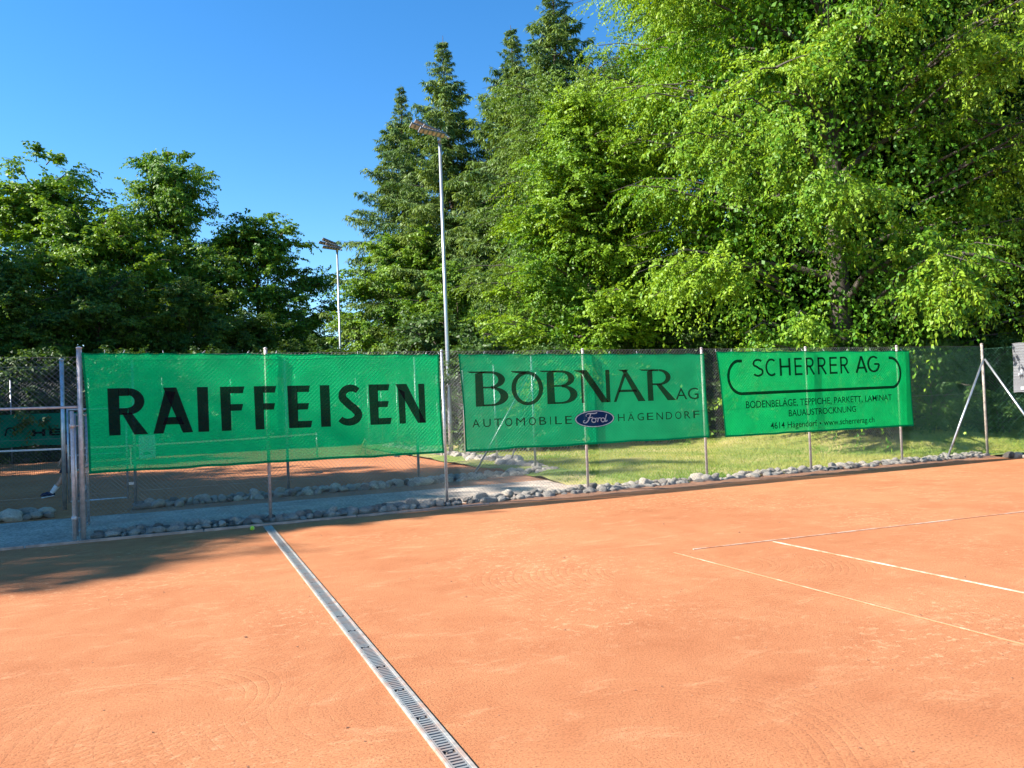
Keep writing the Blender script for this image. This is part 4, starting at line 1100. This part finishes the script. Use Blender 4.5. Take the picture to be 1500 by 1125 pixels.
plant('spruce_tree', 'tree', 'spruce standing back between mast and slender spruce', SPRUCE1, 19.6, 47.5, 1.1, 5.6, G1, sz=.86)
plant('leafy_tree', 'tree', 'mid green broadleaf tree behind the shorter distant mast', LEFT2, 13.6, 47.6, .80, 1.0)
plant('leafy_tree', 'tree', 'fresh green tree low in front of the leftmost spruce', LEFT2, 13.4, 38.5, .56, 2.8)
G2 = 'broadleaf trees beyond the inner court'
plant('leafy_tree', 'tree', 'tall tree at far left edge with bare limbs showing', LEFT1, -8.9, 60.4, 1.1, .2, G2, sz=.97)
plant('leafy_tree', 'tree', 'round-topped tree second from left edge', LEFT2, -5.2, 56.0, .95, 1.6, G2)
plant('leafy_tree', 'tree', 'pointed bright green tree standing highest left of the masts', LEFT1, -.6, 59.3, .84, 2.7, G2, sz=1.04)
plant('leafy_tree', 'tree', 'rounded tree right of the pointed one, beside open sky', LEFT2, 4.9, 57.3, .96, 4.0, G2)
plant('leafy_tree', 'tree', 'small dark tree in the notch left of the distant mast', LEFT2, 8.4, 61.5, .56, 5.5, G2)
dk = LEFT2[1].copy(); dk.materials.clear(); dk.materials.append(MATS['leaf_dark_shaded']); LOW = (LEFT2[0], dk)  # same crown recoloured: shade on the low trees put into the leaf colour
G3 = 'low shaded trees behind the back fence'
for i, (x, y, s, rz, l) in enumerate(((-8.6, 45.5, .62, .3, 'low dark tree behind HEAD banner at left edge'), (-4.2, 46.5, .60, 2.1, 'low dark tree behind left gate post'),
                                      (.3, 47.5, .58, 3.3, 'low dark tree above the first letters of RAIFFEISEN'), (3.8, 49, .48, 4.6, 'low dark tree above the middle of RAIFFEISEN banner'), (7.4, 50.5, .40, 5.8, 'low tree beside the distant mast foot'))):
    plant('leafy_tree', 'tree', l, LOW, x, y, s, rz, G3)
G4 = 'trees left of the courts, out of view, shading them'
def au(a, u): return (.97 * a + .242 * u, .97 * u - .242 * a)
for i, (a, u, s, k) in enumerate(((-22.6, 13.9, .98, 0), (-23.3, 18.6, 1.0, 1), (-28, 25.5, .80, 0), (-29, 33, .80, 1), (-31, 41, .72, 0), (-31, 43.5, 1.15, 1), (-32, 48, 1.2, 0), (-38.2, 14.5, 1.36, 1), (-37, 20, 1.5, 0))):
    x, y = au(a, u)
    plant('leafy_tree', 'tree', 'shade tree left of the courts outside the view, %s from the near court' % ('nearest', 'second', 'third', 'fourth', 'fifth', 'sixth', 'seventh', 'eighth', 'ninth', 'tenth')[i], (LEFT2, LEFT1)[k], x, y, s, i * 1.3, G4)
G5 = 'shrubs at the foot of the trees'
rs = random.Random(4)
shr = [(9.6, 25.5, .9), (11.2, 23.4, .8), (14.6, 23.2, .9), (16.2, 21.8, .85), (18.2, 22.6, 1.1), (20.8, 21.0, 1.0), (22.4, 18.4, .9), (24.2, 17.2, .85), (18.6, 17.0, .62), (20.6, 16.4, .62), (22.6, 15.6, .66), (15.6, 25.6, 1.2), (26.5, 16.8, .9), (22.5, 22.5, 1.2), (10.0, 33, 1.3), (12.4, 31.5, 1.2), (15.0, 33.5, 1.4), (17.8, 35, 1.4)]
sl_ = ['left end of the row under the bright tree', 'below the left side of the bright tree', 'under the right side of the bright tree', 'behind the gap between second and third banner', 'behind the left end of SCHERRER banner',
       'behind the middle of SCHERRER banner', 'behind the right end of SCHERRER banner', 'behind the corner post', 'low on the bank just right of SCHERRER banner', 'low on the bank left of the corner post', 'low on the bank right of the corner post', 'in second row under the bright tree', 'at right edge beside the pale banner', 'in second row behind SCHERRER banner',
       'in the dark gap right of the tall mast', 'behind BOBNAR banner far back', 'far back between spruces and bright tree', 'far back at the foot of the tallest spruce']
for (x, y, s), l in zip(shr, sl_):
    plant('shrub', 'shrub', 'leafy green shrub ' + l, SHRUB, x, y, s, rs.uniform(0, 6), G5, z=float(bank_z(x, y)) if x > 7.5 and y < 36 else 0, parts=('stem', 'foliage'))
for k, x in enumerate((-9.5, -6.2, -2.8, .8, 4.2, 7.4)):
    plant('shrub', 'shrub', 'dark shrub behind the back fence, ' + ('first', 'second', 'third', 'fourth', 'fifth', 'sixth')[k] + ' from the left', SHRUB, x, 41.2, 1.15, k * 1.1, 'shrubs behind the back fence', parts=('stem', 'foliage'))

# ------------------------------------------------------------------ grass
def grass():
    rng = np.random.default_rng(2); n = 90000
    x = rng.uniform(7.4, 24, n); y = 13.15 + rng.random(n) ** 1.5 * 11
    keep = (x > 8.4) | (y < 16.2) & (rng.random(n) < .35); x, y = x[keep], y[keep]; n = len(x)
    h = rng.uniform(.025, .075, n); a = rng.uniform(0, 6.28, n)
    z = bank_z(x, y)
    patch = np.array([mnoise.noise(Vector((xx * .45, yy * .6, 3))) for xx, yy in zip(x, y)])
    t = np.clip(.45 + patch * 1.1 + rng.normal(0, .18, n), 0, 1); t = np.where(y < 16.5, t * .8, t)
    w = rng.uniform(.004, .009, n); dx, dy = np.cos(a), np.sin(a); ln = rng.uniform(-.04, .04, (n, 2))
    A = np.stack([x - dx * w, y - dy * w, z - .005], -1); B = np.stack([x + dx * w, y + dy * w, z - .005], -1); Cc = np.stack([x + ln[:, 0], y + ln[:, 1], z + h], -1)
    V = np.stack([A, B, Cc], 1).reshape(-1, 3)
    o = bpy.data.objects.new('grass', raw_mesh('grass', V, np.arange(len(V)).reshape(-1, 3), 'grass_blades', t)); COL.objects.link(o)
    tag(o, 'short dry grass on the lawn behind the fence', 'grass', kind='stuff')
grass()

# ================================================================== LIGHT MASTS
def mast(x, y, h, label, ang):
    t = thing('light_mast', label, 'light mast', (x, y, 0), 'floodlight masts beside the inner court')
    b = MB(); b.tube([(x, y, -.1), (x, y, 1.2), (x, y, 4.5), (x, y, h)], [.085, .082, .070, .052], 14); b.build('pole', 'mast_metal', t, True)
    b = MB(); b.box((x, y, .015), (.34, .34, .03)); b.build('base_plate', 'galvanised', t)
    rot = Matrix.Rotation(ang, 3, 'Z')
    def W(v): return Vector((x, y, h)) + rot @ Vector(v)
    b = MB(); b.tube([W((.06, -.62, -.16)), W((.08, .62, .36))], .045, 10); b.tube([W((0, 0, -.16)), W((0, 0, .06))], .075, 12); b.build('crossarm', 'galvanised', t, True)
    # four LED panels reaching out over the court
    for k, (oy, oz, ox, tilt, ln) in enumerate(((-.58, -.10, -.10, .06, .95), (-.20, .06, .10, .22, .85), (.20, .24, -.06, .16, .95), (.58, .42, .14, .32, .85))):
        r2 = rot @ Matrix.Rotation(tilt, 3, 'Y') @ Matrix.Rotation(-.50, 3, 'X')
        c = W((ox, oy, oz)) + r2 @ Vector((-ln / 2, 0, 0))
        b = MB(); b.box(c, (ln, .22, .055), r2)
        for f in range(7): b.box(c + r2 @ Vector((-ln * .3 + f * ln * .1, 0, .045)), (.012, .18, .05), r2)
        hd = bevel(b.build('floodlight', 'lamp_housing', t), .008)
        b = MB(); b.box(c + r2 @ Vector((ln / 2 + .03, 0, -.01)), (.10, .10, .08), r2); b.build('bracket', 'galvanised', hd)
        for f in range(6):
            b = MB(); b.box(c + r2 @ Vector((-ln * .42 + f * ln * .166, 0, -.034)), (ln * .095, .15, .022), r2); b.build('lamp_cell', 'lamp_led', hd)
    return t
mast(8.35, 25.25, 11.05, 'tall grey floodlight mast between first and second banner', .15)
mast(8.35, 45.0, 11.15, 'shorter-looking distant floodlight mast left of the tall one', .15)

# ================================================================== SMALL THINGS
def ball_mat(name='ball_felt'):
    m, nt, nd, ln, p, out = newmat(name); tc = nd.new('ShaderNodeTexCoord').outputs['Object']
    n = noise_node(nd, ln, tc, 90, 3); r = ramp(nd, [(.3, (.32, .55, .02)), (.7, (.48, .75, .05))]); ln.new(n.outputs[0], r.inputs[0]); ln.new(r.outputs[0], p.inputs['Base Color']); p.inputs['Roughness'].default_value = .95
    ln.new(bump_node(nd, ln, n.outputs[0], .5, .003), p.inputs['Normal']); MATS[name] = m
ball_mat()
def ball(x, y, z, label):
    t = thing('tennis_ball', label, 'ball', (x, y, z)); r = .034
    bm = bmesh.new(); bmesh.ops.create_uvsphere(bm, u_segments=20, v_segments=14, radius=r); me = bpy.data.meshes.new('felt'); bm.to_mesh(me); bm.free()
    me.materials.append(MATS['ball_felt']); me.polygons.foreach_set('use_smooth', [True] * len(me.polygons)); o = bpy.data.objects.new('felt', me); COL.objects.link(o); o.parent = t
    b = MB(); pts = []
    for i in range(41):
        a = i / 40 * 2 * math.pi; v = Vector((math.cos(a) + .35 * math.cos(3 * a), math.sin(a) - .35 * math.sin(3 * a), 1.1 * math.sin(2 * a))).normalized() * r * 1.003; pts.append(v)
    b.tube(pts, .0013, 5, False); s = b.build('seam', 'white_tape'); s.parent = t
    t.rotation_euler = (.5, .3, .8)
ball(.86, 12.13, .034, 'yellow-green tennis ball on shaded clay by the drain end')
ball(17.22, FY + .042, .60, 'yellow tennis ball stuck in the fence near the corner brace')

# drag net heap and odds behind the banners
def cord_heap():
    t = thing('cord_heap', 'yellow cord net heaped on the far side of inner court', 'cord', (5.9, 29.4, 0)); rng = random.Random(5)
    for k in range(9):
        a = rng.uniform(0, 6.28); b = MB(); ex, ey = 6.2 + rng.uniform(-.35, .35), 29.3 + rng.uniform(-.3, .3)
        b.tube([(6.25, 29.3, .62), (6.25 + (ex - 6.25) * .4, 29.3 + (ey - 29.3) * .4, .36), (ex, ey, .02), (ex - rng.uniform(.2, .7), ey - .1, .015)], .014, 6); b.build('cord', 'yellow_cord', t, True)
    b = MB(); b.tube([(6.25, 29.3, 0), (6.25, 29.3, .64)], .02, 8); b.build('stake', 'galvanised', t, True)
cord_heap()
for (x, y), l in (((3.4, 22.2), 'black rubber valve lid lying on the inner court'), ((6.95, 27.2), 'small black lid near far edge of the inner court')):
    b = MB(); b.tube([(x, y, -.004), (x, y, .02), (x, y, .028)], [.11, .11, .085], 18); o = b.build('valve_lid', 'rubber', loc=(x, y, 0)); tag(o, l, 'lid', 'black lids on the inner court')
t = thing('storage_bin', 'blue-grey storage bin on the lawn beyond the tall mast', 'bin', (13.6, 41.2, .1))
b = MB(); b.box((13.6, 41.2, .48), (1.5, .7, .74)); bevel(b.build('body', 'blue_plastic', t), .03)
b = MB(); b.box((13.6, 41.2, .89), (1.56, .76, .07)); bevel(b.build('lid', 'blue_plastic', t), .02)
for sx in (-1, 1):
    b = MB(); b.box((13.6 + sx * .6, 41.2, .07), (.12, .6, .07)); b.build('foot', 'rubber', t)

# crumbs of clay and leaf litter on the near court
def crumbs():
    rng = random.Random(9); b = MB()
    for i in range(260):
        x, y = rng.uniform(-3, 9), 2.6 + rng.random() ** 1.3 * 9; s = rng.uniform(.003, .009) * (2 if rng.random() < .05 else 1)
        b.box((x, y, s * .3), (s * rng.uniform(1, 2), s, s * .8), Matrix.Rotation(rng.uniform(0, 3), 3, 'Z'))
    o = b.build('clay_crumbs', 'dirt'); tag(o, 'loose crumbs of clay scattered over the near court', 'crumbs', kind='stuff')
crumbs()

# ------------------------------------------------------------------ person behind the gate
def person():
    bx, by = -2.46, 20.4
    t = thing('person', 'person in navy shorts and top striding left behind the open gate', 'person', (bx, by, 0))
    f = Vector((-1, .06, 0)).normalized(); s = Vector((f.y, -f.x, 0))           # facing left
    def W(fw, sd, z): return Vector((bx, by, 0)) + f * fw + s * sd + Vector((0, 0, z))
    J = {'pelvis': (W(0, 0, .92), .105, .10), 'waist': (W(.0, 0, 1.08), .09, .085), 'chest': (W(.0, 0, 1.28), .115, .10), 'neck': (W(.0, 0, 1.45), .052, .052), 'head0': (W(.02, 0, 1.53), .072, .08), 'head1': (W(.03, 0, 1.63), .088, .10), 'head2': (W(.02, 0, 1.70), .07, .075)}
    E = [('pelvis', 'waist'), ('waist', 'chest'), ('chest', 'neck'), ('neck', 'head0'), ('head0', 'head1'), ('head1', 'head2')]
    for nm, sd in (('l', 1), ('r', -1)):
        fr_ = nm == 'l'
        J[nm + 'hip'] = (W(0, sd * .09, .88), .095, .09); J[nm + 'knee'] = (W(.19 if fr_ else .02, sd * .09, .50 if fr_ else .47), .056, .056)
        J[nm + 'calf'] = (W(.27 if fr_ else -.12, sd * .09, .34 if fr_ else .34), .054, .054); J[nm + 'ankle'] = (W(.44 if fr_ else -.30, sd * .09, .10 if fr_ else .15), .036, .036)
        J[nm + 'toe'] = (W(.60 if fr_ else -.17, sd * .10, .075 if fr_ else .04), .034, .028)
        J[nm + 'sh'] = (W(0, sd * .17, 1.36), .05, .05); J[nm + 'el'] = (W(-.02 if fr_ else .06, sd * .25, 1.10), .042, .042); J[nm + 'wr'] = (W(.08 if fr_ else .16, sd * .23, .90 if fr_ else .88), .028, .028); J[nm + 'palm'] = (W(.10 if fr_ else .19, sd * .22, .83 if fr_ else .81), .036, .018)
        E += [('pelvis', nm + 'hip'), (nm + 'hip', nm + 'knee'), (nm + 'knee', nm + 'calf'), (nm + 'calf', nm + 'ankle'), (nm + 'ankle', nm + 'toe'), ('chest', nm + 'sh'), (nm + 'sh', nm + 'el'), (nm + 'el', nm + 'wr'), (nm + 'wr', nm + 'palm')]
        pc = J[nm + 'palm'][0]; dr = (pc - J[nm + 'wr'][0]).normalized()
        for q in range(5):
            o = (q - 2) * .017; l = (.05, .07, .078, .072, .056)[q]
            k1, k2 = nm + 'f%da' % q, nm + 'f%db' % q
            if q == 0: J[k1] = (pc + f * .03 - dr * .02, .010, .010); J[k2] = (pc + f * .05 + dr * .025, .009, .009)
            else: J[k1] = (pc + s * o + dr * (.03 + l * .5), .0095, .0095); J[k2] = (pc + s * o + dr * (.03 + l) + f * .02, .008, .008)
            E += [(nm + 'palm', k1), (k1, k2)]
    keys = list(J); me = bpy.data.meshes.new('body'); off = Vector((bx, by, 0))
    me.from_pydata([tuple(J[k][0] - off) for k in keys], [(keys.index(a), keys.index(b_)) for a, b_ in E], [])
    o = bpy.data.objects.new('body', me); COL.objects.link(o); o.parent = t
    me.materials.append(MATS['skin'])
    sk = o.modifiers.new('skin', 'SKIN'); sk.use_smooth_shade = True
    for k, v in zip(keys, me.skin_vertices[0].data): v.radius = J[k][1:]; v.use_root = (k == 'pelvis')
    ss = o.modifiers.new('sub', 'SUBSURF'); ss.levels = 1; ss.render_levels = 2
    def hull(name, m, rings, n=16, par=t):
        b = MB(); 
        for i, (c, ra, rb) in enumerate(rings):
            for j in range(n):
                a = 2 * math.pi * j / n; b.v.append(tuple(c + f * math.cos(a) * ra + s * math.sin(a) * rb))
        for i in range(len(rings) - 1):
            for j in range(n): b.f.append((i * n + j, i * n + (j + 1) % n, (i + 1) * n + (j + 1) % n, (i + 1) * n + j))
        oo = b.build(name, m, par, True); sd_ = oo.modifiers.new('s', 'SOLIDIFY'); sd_.thickness = .008; return oo
    sh = hull('shirt', 'navy_cloth', [(W(0, 0, .86), .165, .195), (W(.0, 0, 1.0), .15, .18), (W(.0, 0, 1.15), .16, .19), (W(.0, 0, 1.30), .17, .215), (W(.0, 0, 1.39), .14, .21), (W(.0, 0, 1.45), .08, .10)])
    for nm, sd in (('l', 1), ('r', -1)):
        fr_ = nm == 'l'
        hull('short_leg', 'navy_cloth', [(W(0, sd * .06, .95), .155, .13), (W(.04 if fr_ else .0, sd * .085, .80), .14, .115), (W(.17 if fr_ else .02, sd * .09, .55), .115, .10)])
        hull('sleeve', 'navy_cloth', [(W(.0, sd * .13, 1.43), .09, .06), (W(.0, sd * .19, 1.36), .095, .085), (W(.0 if fr_ else .03, sd * .225, 1.20), .075, .07)])
        a, c = J[nm + 'calf'][0], J[nm + 'ankle'][0]
        b = MB(); b.tube([a.lerp(c, .35), a.lerp(c, .7), c], [.062, .056, .050], 12, False); b.build('sock', 'sock', t, True)
        tt = J[nm + 'toe'][0]; b = MB(); dn = (tt - c).normalized(); heel = c - dn * .06 + Vector((0, 0, -.045))
        b.tube([heel, c + Vector((0, 0, -.03)), c.lerp(tt, .6), tt + dn * .03 - Vector((0, 0, .008)), tt + dn * .07 - Vector((0, 0, .015))], [.030, .054, .048, .042, .018], 12); shoe = b.build('shoe', 'navy_cloth', t, True)
        b = MB(); mid = (heel + tt) / 2 + dn * .03 - Vector((0, 0, .045 if fr_ else .03)); rot = Matrix((dn, s, dn.cross(s))).transposed(); b.box(mid, (.27, .085, .02), rot); bevel(b.build('sole', 'white_paint', shoe), .008)
    # hair cap, ears, nose, eyes, mouth
    hc = J['head1'][0]
    bm = bmesh.new(); bmesh.ops.create_uvsphere(bm, u_segments=18, v_segments=12, radius=1)
    for v in bm.verts:
        k = 1 + .05 * mnoise.noise(v.co * 4)
        v.co = Vector((v.co.x * .108 * k, v.co.y * .098 * k, v.co.z * .115 * k))
    bmesh.ops.delete(bm, geom=[v for v in bm.verts if v.co.z < -.03 or (v.co.x < -.045 and v.co.z < .05)], context='VERTS')
    me2 = bpy.data.meshes.new('hair'); bm.to_mesh(me2); bm.free(); me2.materials.append(MATS['hair']); ho = bpy.data.objects.new('hair', me2); COL.objects.link(ho); ho.parent = t; ho.location = hc - off + Vector((.012, 0, .03))
    b = MB(); b.tube([hc + f * .085 + Vector((0, 0, .02)), hc + f * .112 - Vector((0, 0, .015)), hc + f * .09 - Vector((0, 0, .03))], [.010, .016, .012], 8); b.build('nose', 'skin', o, True)
    for sd in (1, -1):
        b = MB(); b.tube([hc + s * sd * .086 + Vector((0, 0, .03)), hc + s * sd * .096 + Vector((0, 0, .0)), hc + s * sd * .086 - Vector((0, 0, .03))], [.008, .018, .008], 8); b.build('ear', 'skin', o, True)
        b = MB(); b.tube([hc + f * .084 + s * sd * .034 + Vector((0, 0, .012)), hc + f * .092 + s * sd * .034 + Vector((0, 0, .012))], [.012, .009], 8); b.build('eye', 'print_dark', o, True)
    b = MB(); b.tube([hc + f * .082 - s * .022 - Vector((0, 0, .055)), hc + f * .090 - Vector((0, 0, .057)), hc + f * .082 + s * .022 - Vector((0, 0, .055))], .005, 6); b.build('mouth', 'post_rust', o, True)
    b = MB(); pk = W(.21, .205, .84); b.box(pk, (.05, .012, .15)); bevel(b.build('pocket_towel', 'sock', t), .005)
person()
